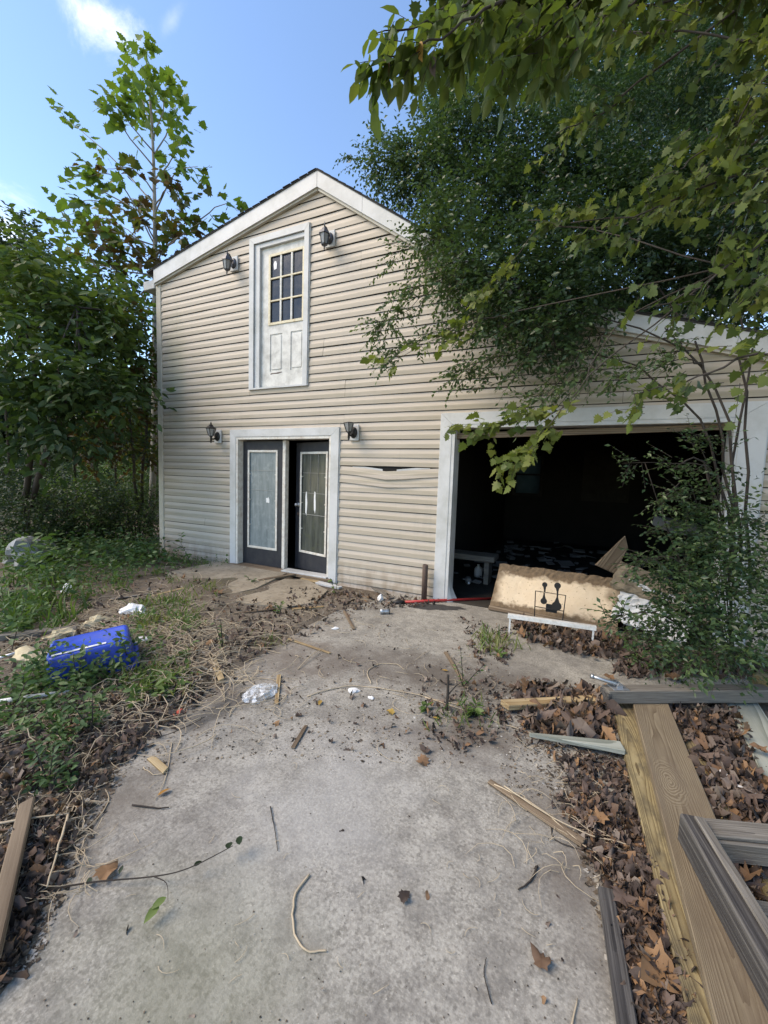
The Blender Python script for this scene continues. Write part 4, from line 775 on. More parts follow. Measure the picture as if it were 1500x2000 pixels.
scr = [((563,1249),(645,1277),0.022,0.012,'raw_wood','thin broken lath on the concrete below the doorstep'),((571,1192),(632,1187),0.05,0.02,'raw_wood','yellow board offcut near the broken doorstep'),
 ((416,1290),(433,1330),0.05,0.015,'raw_wood','stubby split offcut at the left edge of the concrete'),((545,1320),(540,1376),0.03,0.012,'raw_wood','upright-pointing splinter beside the clear plastic'),
 ((572,1462),(598,1418),0.024,0.008,'brown_wood','small dark splinter alone on the open concrete'),((295,1482),(324,1508),0.035,0.012,'raw_wood','small yellow wood chip near the left leaves'),
 ((672,1195),(691,1230),0.025,0.015,'brown_wood','thin weathered stick below the siding'),((728,1146),(765,1170),0.10,0.02,'grey_wood','grey weathered offcut leaning by the wall base'),
 ((505,1136),(585,1122),0.06,0.025,'brown_wood','brown strip of trim fallen at the doorstep'),((590,1130),(632,1140),0.10,0.012,'raw_wood','pale wood flake at the french door threshold'),
 ((620,1140),(665,1150),0.10,0.03,'white_trim','curled strip of white trim under the right french door'),((455,1200),(540,1190),0.03,0.012,'brown_wood','bent brown stick among the weeds before the step'),
 ((300,1165),(360,1150),0.05,0.015,'raw_wood','pale plank end in the weeds left of the step'),((215,1172),(300,1160),0.04,0.015,'grey_wood','grey stick in the weeds below the house corner'),
 ((0,1250),(150,1235),0.09,0.05,'grey_wood','charred grey beam at the left edge behind the blue bin'),((30,1275),(105,1243),0.04,0.02,'brown_wood','brown stick beside the charred beam'),
 ((870,1275),(912,1345),0.03,0.012,'brown_wood','short brown stick by the dead stump')]
for (a, e, w, th, mt, lb) in scr:
    z = max(0.004, float(gz(*gp(*a).xy)) if gp(*a).x < -2.2 else 0.004); p, q = gp(*a, z), gp(*e, z); board('wood_scrap', p, q, w, th, mt, lb, 'wood scrap', 'wood scraps on the ground', skew=random.uniform(-.6, .6), ch=0.002, taper=random.uniform(0.7, 1.1))
# white pipe at the left edge
a, e = gp(-30, 1375, 0.06), gp(135, 1352, 0.06); tag(B().tube([a, a.lerp(e, 0.5)+V(0,0,0.006), e], 0.014, 10).build('white_pipe', 'white_metal', None, True), 'pale plastic pipe lying in weeds before the blue bin', 'pipe')
a, e = gp(0, 1285, 0.08), gp(75, 1262, 0.08); tag(B().tube([a, a.lerp(e, 0.5), e], 0.012, 8).build('grey_pipe', 'galvanised', None, True), 'thin grey pipe in the weeds left of the blue bin', 'pipe')
# ------------------------------------------------------------------ blue storage bin, tipped over
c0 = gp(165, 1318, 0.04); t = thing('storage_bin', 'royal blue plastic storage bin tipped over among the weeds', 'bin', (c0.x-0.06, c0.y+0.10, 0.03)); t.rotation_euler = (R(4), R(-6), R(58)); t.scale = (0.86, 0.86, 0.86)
def rbox(w, h, z, r, n=5):
    o = []
    for cx, cy, a0 in ((w/2-r, h/2-r, 0), (-w/2+r, h/2-r, 90), (-w/2+r, -h/2+r, 180), (w/2-r, -h/2+r, 270)):
        o += [(cx+r*math.cos(R(a0+90*i/n)), cy+r*math.sin(R(a0+90*i/n)), z) for i in range(n+1)]
    return o
def rings(lst):
    b = B(); m = len(lst[0]); b.add([p for l in lst for p in l], [(k*m+i, k*m+(i+1) % m, (k+1)*m+(i+1) % m, (k+1)*m+i) for k in range(len(lst)-1) for i in range(m)]+[tuple(range(m))[::-1], tuple((len(lst)-1)*m+i for i in range(m))]); return b
rings([rbox(0.60, 0.42, 0.0, 0.05), rbox(0.575, 0.395, 0.14, 0.05), rbox(0.56, 0.38, 0.235, 0.05), rbox(0.545, 0.365, 0.257, 0.045), rbox(0.50, 0.32, 0.265, 0.03), rbox(0.485, 0.305, 0.258, 0.03)]).build('bin_body', 'blue_plastic', t, True)
rings([rbox(0.66, 0.48, 0.015, 0.06), rbox(0.665, 0.485, 0.03, 0.06), rbox(0.655, 0.475, 0.048, 0.06), rbox(0.60, 0.42, 0.052, 0.05)]).build('rim', 'blue_plastic', t, True)
B().box(-0.24, 0.12, -0.150, -0.122, 0.2655, 0.2675, 0.0005).build('pale_strip', 'white_plastic', t)  # thin white strip along one long edge of the bin top
# ------------------------------------------------------------------ litter: paper, plastic, foam
def crumple(name, px, r_, h, mat, label, cat, z=None, seed=0, flat=0.5):
    rr = np.random.default_rng(seed); g = gp(*px); zz = max(0.0, float(gz(g.x, g.y))) if z is None else z
    bm = bmesh.new(); bmesh.ops.create_icosphere(bm, subdivisions=3, radius=1)
    k = rr.normal(size=(9, 3))*2.6; ph = rr.random(9)*6
    for v in bm.verts:
        p = np.array(v.co); f = 1+0.30*np.sin(k@p+ph).sum()/3+0.16*np.abs(np.sin((k@p*2.7)+ph)).sum()/4-0.2
        v.co = Vector((p[0]*r_*f, p[1]*r_*f*0.7, max(p[2], -0.35)*h*f+h*0.3))
    me = bpy.data.meshes.new(name); bm.to_mesh(me); bm.free(); o = link(name, me, mat); o.location = (g.x, g.y, zz); o.rotation_euler = (0, 0, rr.random()*6); return tag(o, label, cat)
crumple('paper_bag', (268, 1207), 0.13, 0.07, 'white_plastic', 'crumpled white paper bag in the weeds behind the blue bin', 'paper', seed=1)
crumple('white_wrapper', (133, 1162), 0.08, 0.06, 'white_plastic', 'small white wrapper in the weeds at left', 'wrapper', seed=2)
crumple('foam_lump', (185, 1228), 0.11, 0.06, 'yellow_foam', 'yellow foam lump touching the back of the blue bin', 'foam', seed=3)
crumple('foam_lump', (60, 1295), 0.14, 0.05, 'yellow_foam', 'crumbling cream foam left of the blue bin', 'foam', seed=4)
crumple('foam_lump', (120, 1255), 0.10, 0.05, 'yellow_foam', 'cream foam strip along the far side of the blue bin', 'foam', seed=14)
crumple('plastic_scrap', (280, 1266), 0.07, 0.03, 'white_plastic', 'white plastic scrap right of the blue bin', 'scrap', seed=5)
crumple('foam_scrap', (743, 1173), 0.05, 0.05, 'white_plastic', 'small white foam chunk near the wall base', 'scrap', z=0, seed=6)
crumple('foam_scrap', (1412, 1532), 0.035, 0.03, 'white_cloth', 'white scrap among leaves right of the knotted plank', 'scrap', z=0.02, seed=7)
crumple('foam_scrap', (1463, 1565), 0.045, 0.03, 'white_cloth', 'white mossy scrap by the pale plank', 'scrap', z=0.02, seed=8)
crumple('paper_scrap', (690, 1350), 0.035, 0.012, 'white_plastic', 'white paper scrap beside the long vine on concrete', 'scrap', z=0, seed=9)
crumple('paper_scrap', (655, 1228), 0.03, 0.012, 'white_plastic', 'white paper scrap right of the broken lath', 'scrap', z=0, seed=10)
crumple('paper_scrap', (725, 1364), 0.018, 0.01, 'white_plastic', 'tiny white chip right of the vine curve', 'scrap', z=0, seed=12)
crumple('red_scrap', (352, 1392), 0.035, 0.012, 'red_scrap', 'coral red scrap at the left edge of the concrete', 'scrap', z=0.0, seed=11)
crumple('red_scrap', (300, 1308), 0.05, 0.02, 'red_scrap', 'dull red scrap in the straw right of the blue bin', 'scrap', seed=13)
simple('sack_grey', (0.30, 0.31, 0.31), 0.6, 0.2, 6, dirt=(0.12, 0.12, 0.10), dirt_amt=0.7, dscale=5, bump=0.3)
m = Mat('clear_film'); bs = m.bsdf((0.75, 0.77, 0.78), 0.2, m.bump(m.noise(30, 4), 0.6, 0.01)); tr_ = m.n('ShaderNodeBsdfTransparent'); mx = m.n('ShaderNodeMixShader'); m.put(mx.inputs[0], m.ramp(m.noise(26, 4, dist=1.5), [(0.42, 0.12), (0.58, 0.8)])); m.t.links.new(tr_.outputs[0], mx.inputs[1]); m.t.links.new(bs, mx.inputs[2]); MATS['clear_film'] = m.done(mx.outputs[0])
crumple('clear_wrapper', (508, 1360), 0.12, 0.045, 'clear_film', 'crumpled clear plastic wrapper on the concrete', 'wrapper', z=0.0, seed=21)
crumple('grey_sack', (60, 1100), 0.40, 0.27, 'sack_grey', 'grey plastic sheet bundled in the undergrowth at the left', 'sheet', seed=22)
# ================================================================== TREES
def tree(name, label, cat='tree', group=None, base=(0,0,0)): return thing(name, label, cat, base, group)
def finish(t, b, fol, bark, twig_r=0.003, name='crown', tname='trunk'):
    bx_, by_, bz_ = t.location
    for f in (fol if isinstance(fol, list) else [fol]): f[0].twigmesh(b, twig_r)
    b.v = [(x-bx_, y-by_, z-bz_) for x, y, z in b.v]; b.build(tname, bark, t, True)
    for f, mt in (fol if isinstance(fol, list) else [fol]):
        o = f.build(mt, t, name); o.location = (-bx_, -by_, -bz_)
def P3(l, Z): return [at(u, v, Z if len(q) == 0 else q[0]) for (u, v, *q) in l]
# --- young sycamore behind the left corner
Z0 = 8.6; t = tree('sycamore_tree', 'tall young sycamore with browning lower leaves behind the left house corner', base=gp(292, 1046)); b = B(); f = Fol(t_maple()); 
TR = P3([(292,1046),(300,900),(303,560),(302,400),(297,250),(285,110)], Z0); TR[0] = np.array(gp(292, 1046)); limb(b, TR, 0.075, 0.012, 8)
def dj(z=0.9): return Z0+RNG.uniform(-z, z)
SY = [([(303,330),(240,250),(200,185)],.75,1),([(303,400),(200,290),(118,225)],.7,1),([(303,300),(330,250),(350,180)],.7,1),([(303,350),(335,310),(355,270)],.6,1),([(300,280),(275,180),(245,95)],.72,1),([(298,250),(292,170),(285,95)],.75,1),
 ([(303,450),(220,400),(140,390)],.3,.9),([(303,480),(180,440),(88,425)],.35,.9),([(303,500),(380,440),(430,400),(470,412)],.3,.85),([(303,420),(340,340),(386,325)],.3,.8),([(303,480),(230,350),(172,345)],.4,.95),([(303,520),(240,470),(160,455)],.15,.75),
 ([(303,540),(200,520),(130,500)],.1,.8),([(303,380),(260,330),(210,330)],.1,.7),([(303,350),(345,370),(352,425)],.05,.6),([(303,500),(350,460),(405,425)],.1,.7),([(303,440),(270,390),(230,400)],.0,.5),([(303,470),(280,430),(255,430)],.0,.5),
 ([(303,520),(330,470),(345,440)],.0,.6),([(303,400),(325,370),(335,350)],.0,.5),([(303,545),(250,520),(205,480)],.05,.7),([(303,560),(340,520),(385,480)],.1,.7),([(303,430),(180,360),(165,330)],.3,.9),([(303,300),(260,250),(235,215)],.4,1),([(300,270),(320,200),(300,150)],.7,1),([(303,500),(250,450),(190,420)],.0,.6)]
for pts, lo, hi in SY:
    z1 = dj(); q = [at(pts[0][0], pts[0][1], Z0)]+[at(u, v, Z0+(z1-Z0)*(i+1)/(len(pts)-1)) for i, (u, v) in enumerate(pts[1:])]
    limb(b, q, 0.018, 0.004, 5, 0.01); f.spray(q, 11, 3, 0.34, 0.17, 0.35, lo, hi, 0.08, 0.42, 0.9, 0)
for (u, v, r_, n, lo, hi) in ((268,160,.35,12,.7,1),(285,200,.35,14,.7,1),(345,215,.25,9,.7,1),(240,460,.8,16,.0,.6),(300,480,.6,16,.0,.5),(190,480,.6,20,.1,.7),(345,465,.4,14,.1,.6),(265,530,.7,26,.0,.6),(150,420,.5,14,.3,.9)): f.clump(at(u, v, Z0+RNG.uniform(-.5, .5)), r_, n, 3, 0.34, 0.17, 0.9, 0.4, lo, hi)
finish(t, b, (f, 'sycamore_leaf'), 'pale_bark')
# --- trees of the wood on the left
def woodtree(name, label, base, stems, clumps, tm, mat, size, nl=6, L=0.4, bark='bark', dens=1.0, r0=0.06, droop=0.4, group='trees of the wood at the left', twigs=6, flat=0.6):
    g = gp(*base) if len(base) == 2 else Vector(base); t = tree(name, label, base=g, group=group); b = B(); f = Fol(tm)
    for s_ in stems:
        q = [np.array(g)]+[at(*p) for p in s_]; limb(b, q, r0, r0*0.2, 7, 0.02)
    for (u, v, Z, r_, *lh) in clumps:
        lo, hi = lh if lh else (0, 1); c = at(u, v, Z); rr = r_/FPX*Z; n = int(dens*22*(rr/size)**2/nl)
        q0 = at(*stems[RNG.integers(len(stems))][-1]); 
        if np.linalg.norm(q0-c) < 5: limb(b, [q0, (q0+c)/2+RNG.normal(size=3)*0.1, c], r0*0.3, 0.006, 5)
        f.clump(c, (rr, rr, rr*0.85), n, nl, L, size, 0.8, droop, lo, hi, twigs, flat)
    finish(t, b, (f, mat), bark); return t
woodtree('mulberry_tree', 'big-leaved dark green tree filling the left edge', (40, 1052), [[(60,900,6.4),(70,760,6.3),(50,640,6.3)], [(90,880,6.2),(150,720,6.2),(150,600,6.4)]],
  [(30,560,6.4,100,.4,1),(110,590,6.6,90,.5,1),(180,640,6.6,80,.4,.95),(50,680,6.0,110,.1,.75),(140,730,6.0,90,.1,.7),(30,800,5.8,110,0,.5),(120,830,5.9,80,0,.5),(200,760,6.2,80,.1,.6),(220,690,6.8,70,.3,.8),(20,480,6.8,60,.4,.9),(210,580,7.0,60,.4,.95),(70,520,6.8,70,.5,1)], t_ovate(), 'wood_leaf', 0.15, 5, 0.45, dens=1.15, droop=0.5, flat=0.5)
woodtree('box_elder', 'thin-stemmed tree with brownish tangled leaves beside the corner post', (272, 1040), [[(262,900,7.4),(250,760,7.5),(265,640,7.6)], [(280,900,7.7),(285,760,7.7),(280,620,7.7)]],
  [(270,640,7.5,55,.2,.8),(285,720,7.5,50,0,.6),(250,700,7.4,50,.1,.8),(230,800,7.3,60,0,.6),(285,800,7.7,40,.1,.7),(245,600,7.8,50,.2,.9),(292,860,7.9,35,.1,.6),(180,860,7.0,60,0,.5),(260,880,7.5,40,.1,.5)], t_ovate(), 'sycamore_leaf', 0.115, 6, 0.4, 'bark', 1.0, 0.035)
woodtree('distant_oak', 'far dark fine-leaved tree crown rising at the left edge', (-9.5-9, 9.0, 0.3), [[(10,700,17),(25,520,17)]], [(20,450,17,45),(60,480,17,40),(-20,500,17,60),(90,540,17,45),(40,540,17,60),(120,580,17,45)], t_small(), 'dark_leaf', 0.22, 8, 0.8, dens=1.3, r0=0.14, twigs=0)
for i, (u, v, Z, hh, lb) in enumerate(((150,1010,8.5,640,'slim dark sapling trunk left of the brown tangled tree'),(195,1012,9.5,600,'thin straight sapling deep in the left undergrowth'),(232,1005,9.0,560,'leaning grey sapling nearest the house corner in the wood'),(105,1015,10,560,'slender sapling behind the bundled grey sheet'),(20,1010,8.0,620,'crooked dark sapling at the very left edge'))):
    g = gp(u, v); woodtree('sapling', lb, (u, v), [[(u-8, v-170, Z), (u-2, hh+120, Z), (u+RNG.uniform(-25, 25), hh, Z)]], [(u, hh, Z, 50, 0, .7), (u-20, hh+80, Z+0.5, 45, 0, .6)], t_ovate(), 'wood_leaf', 0.12, 5, 0.35, 'bark', 0.9, 0.03)
# undergrowth shrubs (dark), one bank in paler leaves as if sunlit, and the wood beyond
SH = [(40,990,7.0,80,'leafy dark shrub at the left edge above the bundled sheet','dark_leaf',.06),(130,985,7.6,75,'dark shrub below the slim sapling','wood_leaf',.075),(205,985,8.2,70,'shadowed shrub in the middle of the left undergrowth','dark_leaf',.06),(270,985,8.4,60,'dark shrub against the house corner','wood_leaf',.06),(60,930,9.5,80,'tall dim shrub behind the left trees','dark_leaf',.07),(225,930,12.5,55,'bramble bank coloured yellow-green as if sunlit in a gap of the wood','weed_leaf',.075),(150,945,12.0,60,'grey-green bramble mound left of the sunlit-coloured bank','wood_leaf',.07),(290,935,11.5,45,'pale bramble behind the house corner','wood_leaf',.07)]
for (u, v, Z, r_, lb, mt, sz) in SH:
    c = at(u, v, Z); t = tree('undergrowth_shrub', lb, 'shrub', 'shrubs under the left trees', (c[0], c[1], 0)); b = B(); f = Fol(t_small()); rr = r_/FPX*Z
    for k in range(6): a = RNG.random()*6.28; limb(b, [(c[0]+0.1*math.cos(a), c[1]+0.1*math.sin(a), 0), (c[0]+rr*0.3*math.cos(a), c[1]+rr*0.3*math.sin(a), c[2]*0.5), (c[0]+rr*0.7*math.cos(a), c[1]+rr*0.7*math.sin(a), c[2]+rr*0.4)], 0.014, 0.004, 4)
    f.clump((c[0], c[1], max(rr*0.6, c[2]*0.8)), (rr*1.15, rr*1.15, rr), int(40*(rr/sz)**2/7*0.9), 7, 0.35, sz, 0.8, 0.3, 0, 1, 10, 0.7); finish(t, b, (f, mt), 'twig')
f = Fol(t_small())
for i in range(110):
    xx = RNG.uniform(-34, 4); yy = RNG.uniform(14, 22) if xx > -14 else RNG.uniform(3, 16); hz = RNG.uniform(0.2, 1)**1.6*6.5 if xx < -6 else RNG.uniform(0.5, 9)
    f.clump((xx, yy, hz), (2.2, 2.2, 1.6), 260, 8, 1.0, 0.36, 0.8, 0.4)
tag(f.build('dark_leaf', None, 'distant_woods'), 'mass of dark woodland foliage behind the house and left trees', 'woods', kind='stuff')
# --- privet growing up beside the garage, arching over roof and wall
t = tree('privet_tree', 'huge small-leaved privet arching over the roof and right side of the wall', base=gp(1440, 1240)); b = B(); f = Fol(t_small()); f2 = Fol(t_small())
g = np.array(gp(1440, 1240))
ST = [[(1425,1050,3.3),(1395,800,3.5),(1330,620,3.9),(1200,470,4.6),(1050,330,5.2)], [(1440,1050,3.2),(1400,760,3.4),(1250,640,3.7),(1050,600,4.0)], [(1460,1000,3.2),(1450,700,3.6),(1420,480,4.2),(1380,250,5.0)], [(1420,1100,3.3),(1370,900,3.3),(1310,920,3.2)], [(1440,900,3.3),(1480,600,3.8),(1460,300,4.8)], [(1430,1060,3.25),(1360,820,3.5),(1200,700,3.7),(1000,680,4.0)]]
STP = []
for s_ in ST: STP += limb(b, [g, g+RNG.normal(size=3)*[.07, .07, 0]+[0, 0, .15]]+[at(*p) for p in s_], 0.015, 0.005, 6, 0.015)
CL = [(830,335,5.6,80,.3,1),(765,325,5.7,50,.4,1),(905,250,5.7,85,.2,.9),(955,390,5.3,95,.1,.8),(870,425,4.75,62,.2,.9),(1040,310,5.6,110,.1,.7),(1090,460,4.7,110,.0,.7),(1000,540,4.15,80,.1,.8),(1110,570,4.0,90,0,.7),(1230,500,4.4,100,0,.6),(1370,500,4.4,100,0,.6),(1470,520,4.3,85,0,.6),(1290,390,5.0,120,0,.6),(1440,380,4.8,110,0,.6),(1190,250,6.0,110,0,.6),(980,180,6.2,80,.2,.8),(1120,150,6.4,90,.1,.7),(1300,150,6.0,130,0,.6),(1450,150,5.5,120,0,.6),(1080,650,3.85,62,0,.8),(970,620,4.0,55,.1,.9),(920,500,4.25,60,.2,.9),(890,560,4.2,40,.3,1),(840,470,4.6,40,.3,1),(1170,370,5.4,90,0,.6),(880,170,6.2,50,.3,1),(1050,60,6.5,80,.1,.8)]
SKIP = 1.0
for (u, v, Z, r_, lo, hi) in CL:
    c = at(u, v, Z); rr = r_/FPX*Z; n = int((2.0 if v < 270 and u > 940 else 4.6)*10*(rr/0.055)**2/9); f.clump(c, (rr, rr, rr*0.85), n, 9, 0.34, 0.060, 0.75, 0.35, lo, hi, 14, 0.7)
SP = [([(1000,540,4.1),(880,545,4.05),(800,600,4.0),(728,650,3.95)],46),([(960,510,4.15),(840,525,4.1),(775,575,4.05),(735,680,4.0)],40),([(980,620,3.95),(850,650,3.9),(760,705,3.85)],34),([(1050,690,3.8),(940,705,3.8),(880,735,3.8)],34),([(1080,640,3.8),(990,740,3.75),(940,745,3.75)],26),([(900,480,4.4),(820,470,4.45),(760,505,4.45)],28),
 ([(840,330,5.6),(822,220,5.7),(815,165,5.7)],20),([(790,330,5.7),(752,285,5.7),(735,262,5.7)],14),([(770,345,5.7),(715,318,5.7),(682,308,5.7)],14),([(860,300,5.7),(880,200,5.8),(870,140,5.8)],26),([(1150,660,3.7),(1080,760,3.6),(1010,805,3.55)],30),([(1180,640,3.7),(1150,720,3.6),(1120,760,3.6)],22),([(920,230,5.8),(900,150,5.9),(930,90,5.9)],26),([(1330,700,3.4),(1240,720,3.4),(1180,760,3.4)],22),([(1300,640,3.6),(1330,680,3.5),(1290,700,3.5)],18)]
for pts, n in SP:
    q = [at(*p) for p in pts]; nr = min(STP, key=lambda k: np.linalg.norm(k-q[0])); limb(b, [nr, (nr+q[0])/2+RNG.normal(size=3)*0.03]+q, 0.008, 0.002, 4, 0.01); f2.spray(q, int(n*1.25), 9, 0.20, 0.05, 0.45, .5, 1, 0.04, 0.08, 0.9, 60)
finish(t, b, [(f, 'privet_leaf'), (f2, 'privet_leaf')], 'twig', 0.0028)
# --- privet shrub at the right side of the garage mouth
t = tree('privet_shrub', 'dense green privet shrub crowding the right side of the garage opening', 'shrub', base=gp(1430, 1290)); b = B(); f = Fol(t_small()); g = np.array(gp(1430, 1290))
for p in ((1400,950,3.2),(1330,1050,3.2),(1450,1000,2.9),(1300,1180,3.1),(1380,1120,3.0),(1260,905,3.3)): limb(b, [g+RNG.normal(size=3)*[.1, .1, 0], (g+at(*p))/2+RNG.normal(size=3)*0.05, at(*p)], 0.012, 0.003, 5)
for (u, v, Z, r_) in ((1385,900,3.35,26),(1360,970,3.25,38),(1425,1000,3.1,48),(1340,1040,3.2,45),(1410,1080,3.0,75),(1470,1060,2.9,75),(1340,1130,3.0,55),(1290,1120,3.15,30),(1400,1190,2.85,75),(1480,1190,2.75,80),(1310,1200,3.0,45),(1330,1250,2.9,50),(1430,1270,2.7,60),(1265,1240,3.05,28),(1380,1280,2.7,35)):
    c = at(u, v, Z); rr = r_/FPX*Z; f.clump(c, (rr, rr, rr*0.9), int(42*(rr/0.042)**2/8*0.58), 8, 0.22, 0.043, 0.75, 0.25, 0, 1, 14, 0.7)
for pts in ([(1400,930,3.2),(1300,905,3.2),(1215,905,3.2)], [(1380,900,3.3),(1340,860,3.3),(1380,850,3.3)], [(1350,950,3.2),(1310,960,3.15),(1290,985,3.1)], [(1330,1100,3.0),(1270,1090,3.0),(1235,1110,3.0)], [(1290,1200,2.9),(1230,1200,2.85),(1195,1205,2.8)]):
    q = [at(*p) for p in pts]; limb(b, [g, (g+q[0])/2]+q, 0.007, 0.002, 4); f.spray(q, 26, 7, 0.16, 0.040, 0.3, .2, 1, 0.02, 0.1, 0.8, 40)
finish(t, b, (f, 'privet_leaf'), 'twig', 0.0025)
# --- maple reaching in from the right, close to the camera
t = tree('maple_tree', 'maple with yellow-green lobed leaves reaching in from the upper right', base=(3.1, -2.9, 0)); b = B(); f = Fol(t_maple())
limb(b, [(3.1,-2.9,0),(3.0,-2.8,1.6),(2.9,-2.9,3.4),(2.7,-3.0,5.2)], 0.11, 0.05, 10, 0.02)
MB = [([(1680,330,1.9),(1440,340,2.0),(1280,410,2.1),(1115,435,2.2)],34),([(1680,420,1.8),(1500,470,1.9),(1370,560,2.0),(1255,605,2.1)],26),([(1640,640,1.7),(1480,690,1.8),(1360,740,1.9),(1235,770,2.0)],22),([(1650,120,1.8),(1480,90,1.9),(1330,60,2.0),(1180,60,2.2)],34),([(1650,230,1.8),(1480,230,1.9),(1380,290,2.0),(1330,330,2.0)],30),
 ([(1620,-60,1.9),(1460,-20,2.0),(1330,10,2.1)],30),([(1650,500,1.7),(1520,540,1.8),(1440,600,1.9)],26),([(1620,330,1.8),(1500,330,1.8),(1430,440,1.9)],28),([(1640,180,1.8),(1500,150,1.8),(1440,250,1.9)],28),([(1400,-40,2.2),(1200,30,2.3),(1080,110,2.4)],30),([(1300,120,2.4),(1180,220,2.5),(1090,260,2.5)],20),([(1400,330,2.3),(1200,440,2.5),(1030,430,2.7)],22)]
for pts, n in MB:
    q = [at(*p) for p in pts]; limb(b, [np.array((2.85,-2.9,3.6+RNG.uniform(-1, 1.2))), (np.array((2.85,-2.9,4.0))+q[0])/2]+q, 0.012, 0.0025, 6, 0.008); f.spray(q, int(n*1.15), 5, 0.15, 0.050, 1.25, 0, 1, 0.05, 0.15, 1.0, 60)
for pts, n in (([(1200,640,3.2),(1120,780,3.2),(1010,825,3.2),(875,845,3.25)],24),([(1150,740,3.1),(1090,810,3.1),(1030,880,3.1),(985,915,3.1)],18),([(1000,610,3.6),(900,640,3.6),(760,705,3.6)],14),([(1080,440,3.4),(1000,510,3.5),(930,580,3.5)],10)):
    q = [at(*p) for p in pts]; limb(b, [at(1420,520,2.6)]+q, 0.006, 0.0018, 5, 0.01); f.spray(q, n, 5, 0.16, 0.075, 0.7, .3, 1, 0.03, 0.35, 0.7, 40)
for (x_, y_, z_, r_) in ((1.2,-2.2,5.6,1.1),(0.1,-2.6,6.3,1.1),(2.2,-2.0,4.6,1.0),(2.4,-3.4,5.0,1.1),(-0.6,-1.9,6.9,0.9),(1.3,-3.4,6.2,1.1),(2.6,-1.2,5.6,1.1),(0.6,-1.5,6.6,0.9),(2.0,-0.9,5.0,1.0),(3.2,-1.6,4.4,1.0),(2.7,-0.4,4.5,0.8),(-0.5,-1.4,5.6,0.7),(-1.0,-1.8,6.2,0.7),(0.3,-1.7,5.7,0.7),(-0.2,-2.2,6.1,0.8),(0.9,-1.5,5.5,0.7),(-1.3,-2.2,6.7,0.7),(1.5,-1.3,5.2,0.7),(1.9,-2.9,4.9,0.9)):  # unseen overhead clumps added to shade the right wall and rake
    limb(b, [(2.7,-3.0,5.2), ((2.7+x_)/2, (-3.0+y_)/2, (5.4+z_)/2), (x_, y_, z_)], 0.04, 0.012, 6, 0.02); f.clump((x_, y_, z_), (r_, r_, r_*0.6), 560, 5, 0.45, 0.11, 0.8, 0.5, 0, 1, 12)
finish(t, b, (f, 'maple_leaf'), 'bark', 0.002)
# --- cherry bough across the top
t = tree('cherry_tree', 'cherry bough with pointed oval leaves hanging from the top edge', base=(1.9, -5.2, 0)); b = B(); f = Fol(t_ovate())
limb(b, [(1.9,-5.2,0),(1.8,-5.0,2.0),(1.2,-4.6,3.6),(0.6,-4.2,4.0)], 0.09, 0.03, 9, 0.02)
for pts, n, lo, hi in (([(1100,-120,1.55),(980,0,1.5),(880,60,1.5),(800,100,1.5),(745,110,1.5)],22,.3,1),([(1000,-60,1.6),(950,40,1.6),(870,130,1.6)],12,.2,.9),([(960,-80,1.7),(900,20,1.65),(830,50,1.6),(735,65,1.6)],9,.2,.8),([(1200,-100,1.6),(1100,30,1.6),(1000,120,1.7)],18,.2,.9),([(1150,-80,1.8),(1000,60,1.8),(980,160,1.8)],16,.2,.9),([(1300,-80,1.7),(1180,40,1.8),(1080,150,1.9)],18,.1,.8),([(1000,-80,1.8),(900,0,1.8),(850,20,1.8)],12,.2,.9)):
    q = [at(*p) for p in pts]; limb(b, [np.array((0.6,-4.2,4.0)), (np.array((0.6,-4.2,4.0))+q[0])/2]+q, 0.009, 0.0018, 5, 0.005); f.spray(q, n, 5, 0.13, 0.085, 0.9, lo, hi, 0.02, 0.25, 0.7, 30)
finish(t, b, (f, 'cherry_leaf'), 'twig', 0.0016)
for i, (u, v, Z, lb) in enumerate(((820,100,1.48,'bright orange dying leaf hanging in the cherry bough'),(755,128,1.5,'dark red-brown leaf hanging at the cherry bough tip'),(845,130,1.5,'curled rusty leaf under the cherry bough'))):
    Vv, Fs = leaves(np.array([at(u, v-20, Z)]), np.array([[0.1, 0.0, -1.0]]), np.array([[-0.4, -1, 0.1]]), np.array([0.07]), t_ovate()); tag(np_obj('hanging_leaf', Vv, Fs, ('orange_leaf', 'brown_leaf', 'dead_leaf')[i], rnd=np.full(len(Vv), 0.7)), lb, 'leaf')
# --- tall trees behind the building on the right
def backtree(label, base, clumps, mat, size, stems):
    t = tree('tall_tree', label, base=base, group='tall trees behind the building'); b = B(); f = Fol(t_small())
    for s_ in stems: limb(b, [base]+[at(*p) for p in s_], 0.16, 0.03, 8, 0.04)
    for (u, v, Z, r_, lo, hi) in clumps: rr = r_/FPX*Z; f.clump(at(u, v, Z), (rr, rr, rr*0.8), int(26*(rr/size)**2/8), 8, 0.7, size, 0.8, 0.35, lo, hi, 4, 0.7)
    finish(t, b, (f, mat), 'bark')
backtree('tall yellow-green tree behind the garage roof', (3.0, 8.5, 0), [(1250,250,12,150,.3,1),(1330,330,11,100,.3,1),(1150,130,13,150,.2,.9),(1330,80,12,180,.1,.9),(1220,420,11,90,.2,.9)], 'wood_leaf', 0.17, [[(1330,560,12),(1290,380,12),(1240,200,12)]])
backtree('dark tall tree behind the right end of the garage', (6.5, 5.5, 0), [(1450,120,10,180,0,.8),(1480,320,9.5,150,0,.8),(1420,480,9,110,0,.7),(1540,500,9,120,0,.7),(1500,600,9,60,0,.7)], 'dark_leaf', 0.14, [[(1480,520,9.5),(1460,300,9.8),(1450,100,10)]])
